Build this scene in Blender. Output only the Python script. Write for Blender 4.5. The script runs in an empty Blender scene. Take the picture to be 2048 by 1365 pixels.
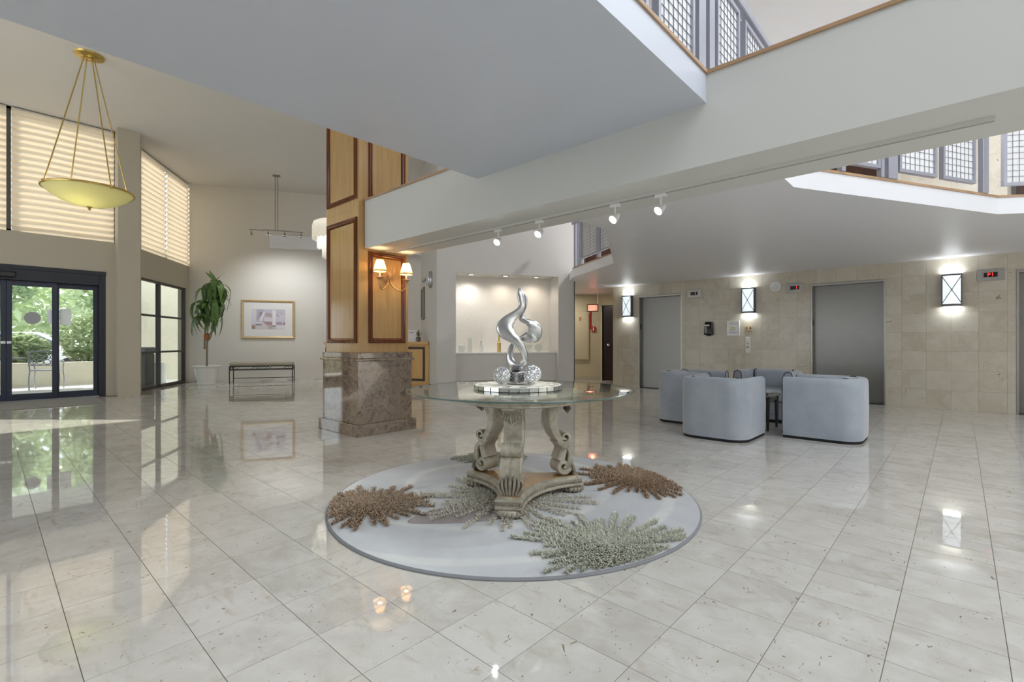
import bpy, bmesh, math, random
from mathutils import Vector, Matrix, noise
R = math.radians
PI = math.pi
sc = bpy.context.scene
COL = sc.collection

# ---------------------------------------------------------------- camera, world, light, exposure
cam_d = bpy.data.cameras.new('camera')
cam_d.sensor_width = 36.0
cam_d.lens = 36.0 * 972.0 / 2048.0
cam_d.shift_y = 1.5 / 2048.0
cam_d.clip_start = 0.05
cam = bpy.data.objects.new('camera', cam_d)
cam.location = (0, 0, 1.067)
cam.rotation_euler = (PI / 2, 0, R(42.7))
COL.objects.link(cam)
sc.camera = cam

sc.view_settings.view_transform = 'Standard'
sc.view_settings.look = 'None'
sc.view_settings.gamma = 1.0
sc.view_settings.use_curve_mapping = False
sc.view_settings.exposure = -0.08
sc.cycles.use_denoising = True
sc.cycles.max_bounces = 9
sc.cycles.diffuse_bounces = 5
sc.cycles.glossy_bounces = 4
sc.cycles.use_adaptive_sampling = True
sc.cycles.adaptive_threshold = 0.08
sc.cycles.adaptive_min_samples = 16
sc.cycles.transmission_bounces = 8
sc.cycles.transparent_max_bounces = 12
sc.cycles.sample_clamp_indirect = 8.0
sc.cycles.light_sampling_threshold = 0.03
sc.cycles.caustics_reflective = False
sc.cycles.caustics_refractive = False

world = bpy.data.worlds.new('sky')
world.use_nodes = True
bg = world.node_tree.nodes['Background']
bg.inputs['Color'].default_value = (0.86, 0.93, 1.0, 1)
bg.inputs['Strength'].default_value = 3.0
sc.world = world

def add_light(name, kind, loc, energy, color=(1, 1, 1), rot=(0, 0, 0), size=0.2, size_y=None, spot=None, blend=0.5, portal=False, parent=None):
    d = bpy.data.lights.new(name, kind)
    d.energy = energy
    d.color = color
    if kind == 'AREA':
        d.size = size
        if size_y:
            d.shape = 'RECTANGLE'
            d.size_y = size_y
        if portal:
            d.cycles.is_portal = True
    elif kind == 'SUN':
        d.angle = size
    else:
        d.shadow_soft_size = size
    if spot:
        d.spot_size = spot
        d.spot_blend = blend
    o = bpy.data.objects.new(name, d)
    o.location = loc
    o.rotation_euler = rot
    if parent:
        o.parent = parent
    COL.objects.link(o)
    return o

# late sun from behind the left windows
_sd = Vector((0.55, 0.50, -0.67))
add_light('sun', 'SUN', (-30, -30, 30), 7.0, (1.0, 0.93, 0.82), _sd.to_track_quat('-Z', 'Y').to_euler(), R(1.0))
# sky portals in the openings added behind and above the camera for daylight
add_light('added_daylight_south', 'AREA', (-7.8, -6.95, 1.65), 1, rot=(R(90), 0, 0), size=7.6, size_y=3.0, portal=True)
add_light('added_daylight_roof', 'AREA', (2.7, 2.35, 5.45), 1, rot=(0, 0, 0), size=5.8, size_y=7.7, portal=True)

# ---------------------------------------------------------------- helpers
def lin(c):
    return c / 12.92 if c <= 0.04045 else ((c + 0.055) / 1.055) ** 2.4
def rgb(r, g, b):
    return (lin(r / 255), lin(g / 255), lin(b / 255), 1.0)

MATS = {}
class NT:
    """small node-tree helper"""
    def __init__(s, name):
        s.m = bpy.data.materials.new(name)
        s.m.use_nodes = True
        s.t = s.m.node_tree
        s.n = s.t.nodes
        s.p = s.n['Principled BSDF']
        s.out = s.n['Material Output']
        MATS[name] = s.m
    def add(s, typ, **kw):
        nd = s.n.new(typ)
        for k, v in kw.items():
            if k.startswith('_'):
                setattr(nd, k[1:], v)
            else:
                nd.inputs[k.replace('__', ' ')].default_value = v
        return nd
    def link(s, a, b):
        s.t.links.new(a, b)
    def pos(s, scale=(1, 1, 1), obj=False):
        if obj:
            g = s.add('ShaderNodeTexCoord').outputs['Object']
        else:
            g = s.add('ShaderNodeNewGeometry').outputs['Position']
        mp = s.add('ShaderNodeMapping')
        mp.inputs['Scale'].default_value = scale
        s.link(g, mp.inputs['Vector'])
        return mp.outputs['Vector']
    def noise(s, vec, scale, detail=4.0, rough=0.55, dist=0.0):
        nd = s.add('ShaderNodeTexNoise', Scale=scale, Detail=detail, Roughness=rough, Distortion=dist)
        s.link(vec, nd.inputs['Vector'])
        return nd.outputs['Fac']
    def ramp(s, fac, stops):
        r = s.add('ShaderNodeValToRGB')
        el = r.color_ramp.elements
        while len(el) < len(stops):
            el.new(0.5)
        for e, (p, c) in zip(el, stops):
            e.position = p
            e.color = c
        s.link(fac, r.inputs['Fac'])
        return r.outputs['Color']
    def mix(s, fac, a, b, typ='MIX'):
        nd = s.add('ShaderNodeMix', _data_type='RGBA', _blend_type=typ)
        for sock, v in ((nd.inputs['Factor'], fac), (nd.inputs[6], a), (nd.inputs[7], b)):
            if hasattr(v, 'links') or hasattr(v, 'is_linked'):
                s.link(v, sock)
            else:
                sock.default_value = v
        return nd.outputs[2]
    def color(s, c):
        s.link(c, s.p.inputs['Base Color'])
    def bump(s, h, strength=0.2, dist=0.01):
        b = s.add('ShaderNodeBump', Strength=strength, Distance=dist)
        s.link(h, b.inputs['Height'])
        s.link(b.outputs['Normal'], s.p.inputs['Normal'])

def pm(name, col, rough=0.5, metal=0.0, var=0.0, vscale=8.0, bump=0.0, bscale=60.0, **kw):
    t = NT(name)
    t.p.inputs['Base Color'].default_value = col
    t.p.inputs['Roughness'].default_value = rough
    t.p.inputs['Metallic'].default_value = metal
    for k, v in kw.items():
        t.p.inputs[k.replace('__', ' ')].default_value = v
    if var or bump:
        v = t.pos(obj=True)
        if var:
            lo = tuple(c * (1 - var) for c in col[:3]) + (1,)
            hi = tuple(min(1, c * (1 + var)) for c in col[:3]) + (1,)
            t.color(t.ramp(t.noise(v, vscale), [(0.3, lo), (0.7, hi)]))
        if bump:
            t.bump(t.noise(v, bscale, 3), bump, 0.004)
    return t.m

def emit(name, col, strength):
    t = NT(name)
    t.p.inputs['Base Color'].default_value = col
    t.p.inputs['Emission Color'].default_value = col
    t.p.inputs['Emission Strength'].default_value = strength
    return t.m

# --- paint and plaster
pm('paint_white', rgb(226, 227, 229), 0.55, bump=0.03, bscale=220)
pm('paint_beam', rgb(214, 214, 209), 0.5, bump=0.03, bscale=220)
pm('paint_slab', rgb(236, 237, 242), 0.4, bump=0.03, bscale=90)
pm('paint_bridge', rgb(210, 215, 226), 0.36, bump=0.03, bscale=90)
pm('paint_ceiling', rgb(224, 222, 219), 0.8)
pm('paint_cream', rgb(224, 217, 203), 0.6, bump=0.04, bscale=160)
pm('paint_back', rgb(226, 222, 214), 0.6, bump=0.04, bscale=160)
pm('paint_tan', rgb(196, 188, 170), 0.6, bump=0.04, bscale=160)
pm('paint_niche_wall', rgb(208, 205, 201), 0.6, bump=0.03, bscale=160)
pm('paint_hall', rgb(206, 196, 168), 0.6)
pm('plaster_rough', rgb(240, 235, 226), 0.8, bump=0.9, bscale=14)
pm('wood_cap', rgb(180, 146, 112), 0.4, var=0.15, vscale=5)
pm('grout', rgb(140, 128, 110), 0.8)
pm('soffit_white', rgb(236, 238, 244), 0.4)
pm('white_gloss', rgb(238, 238, 236), 0.25)
pm('white_matte', rgb(236, 236, 232), 0.6)
pm('black_frame', rgb(30, 34, 46), 0.35)
pm('navy_frame', rgb(44, 50, 70), 0.35)
pm('bronze_frame', rgb(70, 66, 62), 0.4)
pm('black_iron', rgb(22, 22, 24), 0.5)
pm('black_plastic', rgb(14, 14, 15), 0.25)
pm('rubber', rgb(30, 30, 30), 0.8)
pm('steel_light', rgb(196, 198, 204), 0.3, 0.9)
pm('alu_grey', rgb(168, 170, 182), 0.4, 0.35)
pm('alu_dark', rgb(110, 112, 124), 0.4, 0.4)
pm('chrome', rgb(220, 220, 222), 0.08, 1.0)
pm('nickel', rgb(150, 146, 138), 0.35, 0.8)
pm('brass', rgb(206, 178, 104), 0.3, 0.9)
pm('antique_gold', rgb(210, 166, 116), 0.4, 0.4)
pm('frame_gold', rgb(206, 180, 134), 0.4, 0.25, var=0.12, vscale=20)
pm('mesh_white', rgb(240, 240, 242), 0.6)
pm('dark_brown_door', rgb(58, 32, 18), 0.35, var=0.25, vscale=4)
pm('hall_door', rgb(38, 20, 14), 0.3, var=0.2, vscale=4)
pm('red_metal', rgb(170, 30, 24), 0.4)
pm('paper', rgb(238, 236, 236), 0.7)
pm('paper_grey', rgb(176, 176, 182), 0.7)
pm('plaque_tan', rgb(206, 186, 150), 0.5)
pm('ink_brown', rgb(70, 44, 28), 0.6)
pm('soil', rgb(60, 44, 32), 0.9)
pm('trunk', rgb(150, 134, 112), 0.8, var=0.2, vscale=30)
pm('tag_orange', rgb(182, 116, 62), 0.7)
pm('bench_cushion', rgb(176, 168, 150), 0.85, bump=0.1, bscale=300)
pm('mat_grey', rgb(150, 146, 140), 0.95, var=0.25, vscale=60, bump=0.6, bscale=300)
pm('shade_cloth', rgb(246, 222, 178), 0.8)
pm('silver', rgb(206, 206, 206), 0.2, 1.0, var=0.08, vscale=6)
pm('crystal_silver', rgb(236, 238, 240), 0.18, 0.55)
pm('mirror_tile', rgb(226, 228, 222), 0.1, 0.9)
pm('tray_white', rgb(232, 228, 214), 0.35)
pm('piping_black', rgb(16, 16, 20), 0.7)
pm('lamp_frame', rgb(104, 104, 108), 0.4, 0.6)
pm('concrete', rgb(206, 200, 186), 0.8, var=0.06)
pm('patio', rgb(238, 236, 230), 0.8, var=0.05)
pm('asphalt', rgb(130, 130, 130), 0.9)
pm('planter_wall', rgb(242, 236, 216), 0.8, var=0.04)
pm('car_paint', rgb(235, 236, 240), 0.2)
pm('car_glass', rgb(70, 80, 90), 0.1)
pm('bark', rgb(110, 92, 74), 0.9, var=0.2)
pm('monitor_black', rgb(18, 18, 30), 0.3)
pm('granite_table', rgb(120, 116, 110), 0.25, var=0.15, vscale=40)
pm('mag_cover', rgb(196, 190, 186), 0.4)
pm('mag_dark', rgb(34, 34, 38), 0.4)
pm('flower_red', rgb(206, 70, 50), 0.7)
emit('bulb_white', (0.92, 0.97, 1, 1), 26.0)
emit('diffuser_cool', (0.86, 0.95, 1, 1), 0.8)
emit('led_red', (1.0, 0.03, 0.03, 1), 2.2)
emit('exit_glow', (1.0, 0.16, 0.10, 1), 2.2)
emit('bulb_warm', (1.0, 0.8, 0.5, 1), 22.0)
emit('downlight', (1.0, 0.93, 0.82, 1), 9.0)

def leafmat(name, a, b):
    t = NT(name)
    g = t.add('ShaderNodeObjectInfo').outputs['Random']
    n = t.noise(t.pos(), 9.0, 2)
    f = t.add('ShaderNodeMath', _operation='ADD')
    t.link(g, f.inputs[0]); t.link(n, f.inputs[1])
    h = t.add('ShaderNodeMath', _operation='MULTIPLY'); h.inputs[1].default_value = 0.5
    t.link(f.outputs[0], h.inputs[0])
    t.color(t.ramp(h.outputs[0], [(0.25, a), (0.75, b)]))
    t.p.inputs['Roughness'].default_value = 0.4
    tr = t.add('ShaderNodeBsdfTranslucent'); tr.inputs['Color'].default_value = b
    mx = t.add('ShaderNodeMixShader', Fac=0.3)
    t.link(t.p.outputs[0], mx.inputs[1]); t.link(tr.outputs[0], mx.inputs[2]); t.link(mx.outputs[0], t.out.inputs['Surface'])
leafmat('leaf_indoor', rgb(62, 96, 50), rgb(136, 170, 100))
leafmat('leaf_out', rgb(118, 146, 98), rgb(212, 224, 182))
leafmat('leaf_succ', rgb(80, 104, 76), rgb(140, 160, 120))

def make_floor_mat():
    t = NT('marble_floor')
    v = t.pos()
    # per-tile tone from the tile grid
    mp = t.add('ShaderNodeVectorMath', _operation='ADD'); mp.inputs[1].default_value = (-0.12 + 30.6, -1.735 + 30.5, 0)
    t.link(v, mp.inputs[0])
    sn = t.add('ShaderNodeVectorMath', _operation='DIVIDE'); sn.inputs[1].default_value = (0.306, 0.305, 1000)
    t.link(mp.outputs[0], sn.inputs[0])
    fl = t.add('ShaderNodeVectorMath', _operation='FLOOR'); t.link(sn.outputs[0], fl.inputs[0])
    wn = t.add('ShaderNodeTexWhiteNoise', _noise_dimensions='3D'); t.link(fl.outputs[0], wn.inputs['Vector'])
    off = t.add('ShaderNodeVectorMath', _operation='SCALE'); off.inputs['Scale'].default_value = 7.0
    t.link(wn.outputs['Color'], off.inputs[0])
    vv = t.add('ShaderNodeVectorMath', _operation='ADD'); t.link(v, vv.inputs[0]); t.link(off.outputs[0], vv.inputs[1])
    base = t.ramp(wn.outputs['Value'], [(0.0, rgb(200, 195, 186)), (1.0, rgb(215, 211, 203))])
    cloud = t.noise(vv.outputs[0], 6.0, 5, 0.6, 0.6)
    c1 = t.mix(t.ramp(cloud, [(0.35, (0, 0, 0, 1)), (0.75, (1, 1, 1, 1))]), base, rgb(226, 223, 217))
    # brown fossil flecks, stretched
    st = t.add('ShaderNodeMapping'); st.inputs['Scale'].default_value = (34, 16, 20); st.inputs['Rotation'].default_value = (0, 0, 0.5)
    t.link(vv.outputs[0], st.inputs['Vector'])
    fk = t.noise(st.outputs['Vector'], 1.0, 3, 0.6, 2.2)
    fkm = t.ramp(fk, [(0.0, (1, 1, 1, 1)), (0.30, (1, 1, 1, 1)), (0.33, (0, 0, 0, 1)), (1.0, (0, 0, 0, 1))])
    c2 = t.mix(fkm, c1, rgb(140, 118, 92))
    st2 = t.add('ShaderNodeMapping'); st2.inputs['Scale'].default_value = (5, 12, 9)
    t.link(vv.outputs[0], st2.inputs['Vector'])
    wv = t.noise(st2.outputs['Vector'], 1.0, 4, 0.6, 1.0)
    c3 = t.mix(t.ramp(wv, [(0.56, (0, 0, 0, 1)), (0.72, (.7, .7, .7, 1))]), c2, rgb(192, 182, 166))
    t.color(c3)
    t.p.inputs['Roughness'].default_value = 0.07
    t.p.inputs['IOR'].default_value = 1.8
    t.link(t.ramp(t.noise(v, 3.0, 3), [(0.3, (.015, .015, .015, 1)), (0.7, (.04, .04, .04, 1))]), t.p.inputs['Roughness'])
make_floor_mat()

def make_wallstone():
    t = NT('stone_wall')
    v = t.pos()
    mp = t.add('ShaderNodeVectorMath', _operation='ADD'); mp.inputs[1].default_value = (30.5 + 0.1, 0, 30.5)
    t.link(v, mp.inputs[0])
    sn = t.add('ShaderNodeVectorMath', _operation='DIVIDE'); sn.inputs[1].default_value = (0.305, 1000, 0.305)
    t.link(mp.outputs[0], sn.inputs[0])
    fl = t.add('ShaderNodeVectorMath', _operation='FLOOR'); t.link(sn.outputs[0], fl.inputs[0])
    wn = t.add('ShaderNodeTexWhiteNoise', _noise_dimensions='3D'); t.link(fl.outputs[0], wn.inputs['Vector'])
    base = t.ramp(wn.outputs['Value'], [(0.0, rgb(192, 183, 164)), (1.0, rgb(205, 197, 181))])
    off = t.add('ShaderNodeVectorMath', _operation='SCALE'); off.inputs['Scale'].default_value = 5.0
    t.link(wn.outputs['Color'], off.inputs[0])
    vv = t.add('ShaderNodeVectorMath', _operation='ADD'); t.link(v, vv.inputs[0]); t.link(off.outputs[0], vv.inputs[1])
    cl = t.noise(vv.outputs[0], 5.0, 5, 0.6, 0.8)
    c1 = t.mix(t.ramp(cl, [(0.4, (0, 0, 0, 1)), (0.75, (1, 1, 1, 1))]), base, rgb(210, 204, 190))
    fk = t.noise(vv.outputs[0], 16.0, 3, 0.55, 1.6)
    c2 = t.mix(t.ramp(fk, [(0.0, (1, 1, 1, 1)), (0.27, (1, 1, 1, 1)), (0.32, (0, 0, 0, 1))]), c1, rgb(140, 120, 92))
    t.color(c2)
    t.p.inputs['Roughness'].default_value = 0.22
make_wallstone()

def make_emperador():
    t = NT('brown_marble')
    v = t.pos()
    a = t.noise(v, 7.0, 6, 0.65, 1.8)
    b = t.noise(v, 16.0, 5, 0.65, 3.0)
    c = t.ramp(a, [(0.30, rgb(74, 56, 44)), (0.43, rgb(126, 106, 88)), (0.56, rgb(152, 134, 114)), (0.70, rgb(96, 76, 60))])
    vo = t.add('ShaderNodeTexVoronoi', _feature='DISTANCE_TO_EDGE', Scale=5.0)
    dm = t.add('ShaderNodeMix', _data_type='VECTOR'); dm.inputs['Factor'].default_value = 0.45
    nz = t.add('ShaderNodeTexNoise', Scale=6.0, Detail=4.0); t.link(v, nz.inputs['Vector'])
    t.link(v, dm.inputs[4]); t.link(nz.outputs['Color'], dm.inputs[5])
    t.link(dm.outputs[1], vo.inputs['Vector'])
    vein = t.ramp(vo.outputs['Distance'], [(0.0, (.6, .6, .6, 1)), (0.035, (0, 0, 0, 1))])
    c = t.mix(vein, c, rgb(176, 158, 138))
    c = t.mix(t.ramp(b, [(0.6, (0, 0, 0, 1)), (0.72, (.8, .8, .8, 1))]), c, rgb(160, 142, 124))
    t.color(c)
    t.p.inputs['Roughness'].default_value = 0.04
    t.p.inputs['IOR'].default_value = 2.0
make_emperador()

def make_wood(name, a, b, rough, axis=(1, 1, 0.06), scale=22):
    t = NT(name)
    v = t.pos(axis)
    n = t.noise(v, scale, 5, 0.6, 0.6)
    t.color(t.ramp(n, [(0.3, a), (0.7, b)]))
    t.p.inputs['Roughness'].default_value = rough
make_wood('wood_gold', rgb(186, 147, 93), rgb(202, 165, 110), 0.16)
make_wood('wood_moulding', rgb(84, 38, 16), rgb(128, 70, 32), 0.14)
make_wood('wood_counter', rgb(206, 160, 96), rgb(220, 178, 112), 0.35)
make_wood('wood_counter_dark', rgb(40, 26, 18), rgb(56, 36, 24), 0.4)

def make_table_wood():
    t = NT('antique_wood')
    v = t.pos(obj=True)
    a = t.noise(v, 14.0, 5, 0.65, 0.8)
    c = t.ramp(a, [(0.25, rgb(134, 124, 106)), (0.5, rgb(180, 172, 154)), (0.75, rgb(206, 199, 184))])
    ao = t.add('ShaderNodeNewGeometry').outputs['Pointiness']
    t.color(c)
    t.p.inputs['Roughness'].default_value = 0.38
    t.p.inputs['Metallic'].default_value = 0.15
make_table_wood()
pm('table_base_top', rgb(176, 136, 92), 0.25, var=0.15, vscale=7)
pm('carving_dark', rgb(146, 137, 122), 0.5, 0.1, var=0.3, vscale=40)

def make_steel(name, c):
    t = NT(name)
    v = t.pos((6, 6, 260))
    n = t.noise(v, 1.0, 2)
    t.color(t.ramp(n, [(0.3, tuple(x * .9 for x in c[:3]) + (1,)), (0.7, c)]))
    t.p.inputs['Metallic'].default_value = 1.0
    t.p.inputs['Roughness'].default_value = 0.36
    t.p.inputs['Anisotropic'].default_value = 0.6
make_steel('steel_door', rgb(146, 144, 140))
make_steel('steel_frame', rgb(176, 172, 166))

def make_velvet(name, a, b):
    t = NT(name)
    v = t.pos(obj=True)
    n = t.noise(v, 4.0, 4, 0.6)
    t.color(t.ramp(n, [(0.3, a), (0.7, b)]))
    t.p.inputs['Roughness'].default_value = 0.85
    t.p.inputs['Sheen Weight'].default_value = 0.5
    t.p.inputs['Sheen Roughness'].default_value = 0.4
    t.bump(t.noise(v, 180.0, 2), 0.06, 0.003)
make_velvet('velvet_blue', rgb(156, 164, 175), rgb(175, 181, 190))

def make_glass(name, col, rough=0.0, ior=1.45, alpha=0.0):
    """window pane: transparent with a mirror-like fresnel film"""
    t = NT(name)
    tr = t.add('ShaderNodeBsdfTransparent'); tr.inputs['Color'].default_value = col
    gl = t.add('ShaderNodeBsdfGlossy'); gl.inputs['Roughness'].default_value = rough
    fr = t.add('ShaderNodeFresnel', IOR=ior)
    bf = t.add('ShaderNodeMath', _operation='SUBTRACT'); bf.inputs[0].default_value = 1.0
    t.link(t.add('ShaderNodeNewGeometry').outputs['Backfacing'], bf.inputs[1])
    ml = t.add('ShaderNodeMath', _operation='MULTIPLY')
    t.link(fr.outputs[0], ml.inputs[0]); t.link(bf.outputs[0], ml.inputs[1])
    mx = t.add('ShaderNodeMixShader')
    t.link(ml.outputs[0], mx.inputs[0]); t.link(tr.outputs[0], mx.inputs[1]); t.link(gl.outputs[0], mx.inputs[2])
    t.link(mx.outputs[0], t.out.inputs['Surface'])
make_glass('pane_glass', (0.93, 0.96, 0.96, 1))
make_glass('table_glass', (0.95, 0.98, 0.965, 1), ior=1.65)
make_glass('vase_glass', (0.93, 0.95, 0.95, 1), 0.02, 1.35)
pm('glass_edge', rgb(120, 150, 140), 0.1, Transmission__Weight=0.6, IOR=1.5)

def make_translucent(name, col, mixf, tcol):
    t = NT(name)
    t.p.inputs['Base Color'].default_value = col
    t.p.inputs['Roughness'].default_value = 0.8
    tr = t.add('ShaderNodeBsdfTranslucent'); tr.inputs['Color'].default_value = tcol
    mx = t.add('ShaderNodeMixShader', Fac=mixf)
    t.link(t.p.outputs[0], mx.inputs[1]); t.link(tr.outputs[0], mx.inputs[2]); t.link(mx.outputs[0], t.out.inputs['Surface'])
make_translucent('blind_fabric', rgb(236, 224, 204), 0.24, rgb(246, 226, 200))
make_translucent('bowl_glass', rgb(230, 228, 190), 0.5, rgb(236, 232, 186))
make_translucent('lamp_cloth', rgb(250, 226, 176), 0.6, rgb(255, 226, 160))
make_translucent('capiz', rgb(240, 238, 232), 0.5, rgb(240, 238, 232))

def make_rug():
    t = NT('rug_wool')
    v = t.pos(obj=True)
    # broad swirling arcs woven around an off-centre point
    dn = t.add('ShaderNodeVectorMath', _operation='DISTANCE'); dn.inputs[1].default_value = (-0.25, 0.30, 0)
    t.link(v, dn.inputs[0])
    wv = t.add('ShaderNodeMath', _operation='MULTIPLY'); wv.inputs[1].default_value = 15.0
    t.link(dn.outputs['Value'], wv.inputs[0])
    sn = t.add('ShaderNodeMath', _operation='SINE'); t.link(wv.outputs[0], sn.inputs[0])
    c = t.ramp(sn.outputs[0], [(0.0, rgb(204, 205, 208)), (0.75, rgb(206, 207, 209)), (0.95, rgb(222, 222, 220))])
    c = t.mix(t.ramp(t.noise(v, 5.0, 4), [(0.35, (0, 0, 0, 1)), (0.8, (.6, .6, .6, 1))]), c, rgb(190, 190, 194))
    t.color(c)
    t.p.inputs['Roughness'].default_value = 0.95
    t.bump(t.noise(v, 260.0, 2), 0.35, 0.004)
make_rug()
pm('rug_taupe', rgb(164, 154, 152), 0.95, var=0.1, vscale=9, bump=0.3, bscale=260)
pm('rug_edge', rgb(140, 141, 144), 0.95)
def yarn(name, a, b):
    t = NT(name)
    n = t.noise(t.pos(), 70.0, 2)
    t.color(t.ramp(n, [(0.3, a), (0.7, b)]))
    t.p.inputs['Roughness'].default_value = 0.9
yarn('yarn_brown', rgb(140, 114, 94), rgb(206, 184, 158))
yarn('yarn_rust', rgb(140, 112, 90), rgb(198, 172, 144))
yarn('yarn_sage', rgb(156, 158, 140), rgb(222, 221, 204))
yarn('yarn_cream', rgb(200, 192, 174), rgb(234, 230, 220))

def make_art(name, cols, scale):
    t = NT(name)
    v = t.pos(obj=True)
    vo = t.add('ShaderNodeTexVoronoi', _distance='CHEBYCHEV', Scale=scale, Randomness=0.8)
    t.link(v, vo.inputs['Vector'])
    sep = t.add('ShaderNodeSeparateColor'); t.link(vo.outputs['Color'], sep.inputs[0])
    n = len(cols)
    r = t.ramp(sep.outputs[0], [(i / n, c) for i, c in enumerate(cols)])
    r.node.color_ramp.interpolation = 'CONSTANT'
    t.color(r)
    t.p.inputs['Roughness'].default_value = 0.5
make_art('photo_print', [rgb(30, 32, 60), rgb(150, 150, 180), rgb(226, 226, 236), rgb(80, 84, 120), rgb(190, 190, 206)], 16)

# ---------------------------------------------------------------- mesh builder
class MB:
    def __init__(s):
        s.v = []; s.f = []
    def quad(s, a, b, c, d):
        i = len(s.v); s.v += [a, b, c, d]; s.f.append((i, i + 1, i + 2, i + 3)); return s
    def box(s, x0, y0, z0, x1, y1, z1):
        i = len(s.v)
        s.v += [(x0, y0, z0), (x1, y0, z0), (x1, y1, z0), (x0, y1, z0), (x0, y0, z1), (x1, y0, z1), (x1, y1, z1), (x0, y1, z1)]
        s.f += [(i, i + 3, i + 2, i + 1), (i + 4, i + 5, i + 6, i + 7), (i, i + 1, i + 5, i + 4), (i + 1, i + 2, i + 6, i + 5), (i + 2, i + 3, i + 7, i + 6), (i + 3, i, i + 4, i + 7)]
        return s
    def bar(s, p, q, w, h):
        """rectangular bar from p to q, w horizontal, h vertical-ish"""
        p = Vector(p); q = Vector(q); d = (q - p).normalized()
        up = Vector((0, 0, 1)) if abs(d.z) < 0.95 else Vector((0, 1, 0))
        a = d.cross(up).normalized() * (w / 2); b = a.cross(d).normalized() * (h / 2)
        i = len(s.v)
        for o in (p, q):
            s.v += [tuple(o - a - b), tuple(o + a - b), tuple(o + a + b), tuple(o - a + b)]
        s.f += [(i, i + 1, i + 2, i + 3), (i + 7, i + 6, i + 5, i + 4)]
        for k in range(4):
            s.f.append((i + k, i + 4 + k, i + 4 + (k + 1) % 4, i + (k + 1) % 4))
        return s
    def prism(s, poly, z0, z1):
        n = len(poly); i = len(s.v)
        s.v += [(x, y, z0) for x, y in poly] + [(x, y, z1) for x, y in poly]
        s.f.append(tuple(range(i + n - 1, i - 1, -1))); s.f.append(tuple(range(i + n, i + 2 * n)))
        for k in range(n):
            s.f.append((i + k, i + (k + 1) % n, i + n + (k + 1) % n, i + n + k))
        return s
    def lathe(s, prof, n=32, c=(0, 0, 0), a0=0.0):
        i = len(s.v); m = len(prof)
        for k in range(n):
            a = a0 + 2 * PI * k / n
            for r, z in prof:
                s.v.append((c[0] + r * math.cos(a), c[1] + r * math.sin(a), c[2] + z))
        for k in range(n):
            for j in range(m - 1):
                if prof[j][0] < 1e-6 and prof[j + 1][0] < 1e-6:
                    continue
                a = i + k * m + j; b = i + ((k + 1) % n) * m + j
                if prof[j][0] < 1e-6:
                    s.f.append((a, b + 1, a + 1))
                elif prof[j + 1][0] < 1e-6:
                    s.f.append((a, b, a + 1))
                else:
                    s.f.append((a, b, b + 1, a + 1))
        return s
    def tube(s, pts, r, n=8, closed=False):
        pts = [Vector(p) for p in pts]; m = len(pts)
        rs = r if isinstance(r, (list, tuple)) else [r] * m
        i = len(s.v); prev = None
        for k, p in enumerate(pts):
            if closed:
                d = pts[(k + 1) % m] - pts[k - 1]
            else:
                d = pts[min(k + 1, m - 1)] - pts[max(k - 1, 0)]
            d.normalize()
            if prev is None:
                u = d.orthogonal().normalized()
            else:
                u = prev - d * prev.dot(d)
                u = u.normalized() if u.length > 1e-6 else d.orthogonal().normalized()
            prev = u; w = d.cross(u)
            for j in range(n):
                a = 2 * PI * j / n
                s.v.append(tuple(p + (u * math.cos(a) + w * math.sin(a)) * rs[k]))
        for k in range(m if closed else m - 1):
            for j in range(n):
                a = i + k * n + j; b = i + k * n + (j + 1) % n
                c = i + ((k + 1) % m) * n + (j + 1) % n; d = i + ((k + 1) % m) * n + j
                s.f.append((a, b, c, d))
        if not closed:
            s.f.append(tuple(i + j for j in range(n - 1, -1, -1)))
            s.f.append(tuple(i + (m - 1) * n + j for j in range(n)))
        return s
    def sphere(s, c, r, nu=16, nv=10, sz=1.0):
        prof = [(0 if j in (0, nv) else r * math.sin(PI * j / nv), -r * sz * math.cos(PI * j / nv)) for j in range(nv + 1)]
        return s.lathe(prof, nu, c)
    def grid(s, rows):
        """rows: list of equal-length lists of points"""
        i = len(s.v); m = len(rows[0])
        for r in rows:
            s.v += [tuple(p) for p in r]
        for a in range(len(rows) - 1):
            for b in range(m - 1):
                k = i + a * m + b
                s.f.append((k, k + 1, k + m + 1, k + m))
        return s
    def xf(s, fn):
        s.v = [tuple(fn(Vector(p))) for p in s.v]; return s
    def mesh(s, name, mat, smooth=None, bevel=None, recalc=True):
        me = bpy.data.meshes.new(name)
        me.from_pydata(s.v, [], s.f)
        if recalc or bevel:
            bm = bmesh.new(); bm.from_mesh(me)
            if recalc:
                bmesh.ops.recalc_face_normals(bm, faces=bm.faces)
            if bevel:
                bmesh.ops.remove_doubles(bm, verts=bm.verts, dist=1e-6)
                ed = [e for e in bm.edges if len(e.link_faces) == 2 and e.calc_face_angle(0) > R(30)]
                bmesh.ops.bevel(bm, geom=ed, offset=bevel[0], segments=bevel[1], profile=0.5, affect='EDGES', clamp_overlap=True)
            bm.to_mesh(me); bm.free()
        if smooth:
            me.shade_smooth()
            me.set_sharp_from_angle(angle=R(smooth))
        me.materials.append(MATS[mat] if isinstance(mat, str) else mat)
        return me
    def build(s, name, mat, parent=None, smooth=None, bevel=None, recalc=True):
        return link(name, s.mesh(name, mat, smooth, bevel, recalc), parent)

def link(name, me, parent=None, loc=None, rot=None):
    o = bpy.data.objects.new(name, me)
    if parent is not None:
        o.parent = parent
    if loc is not None:
        o.location = loc
    if rot is not None:
        o.rotation_euler = rot
    COL.objects.link(o)
    return o

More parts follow.
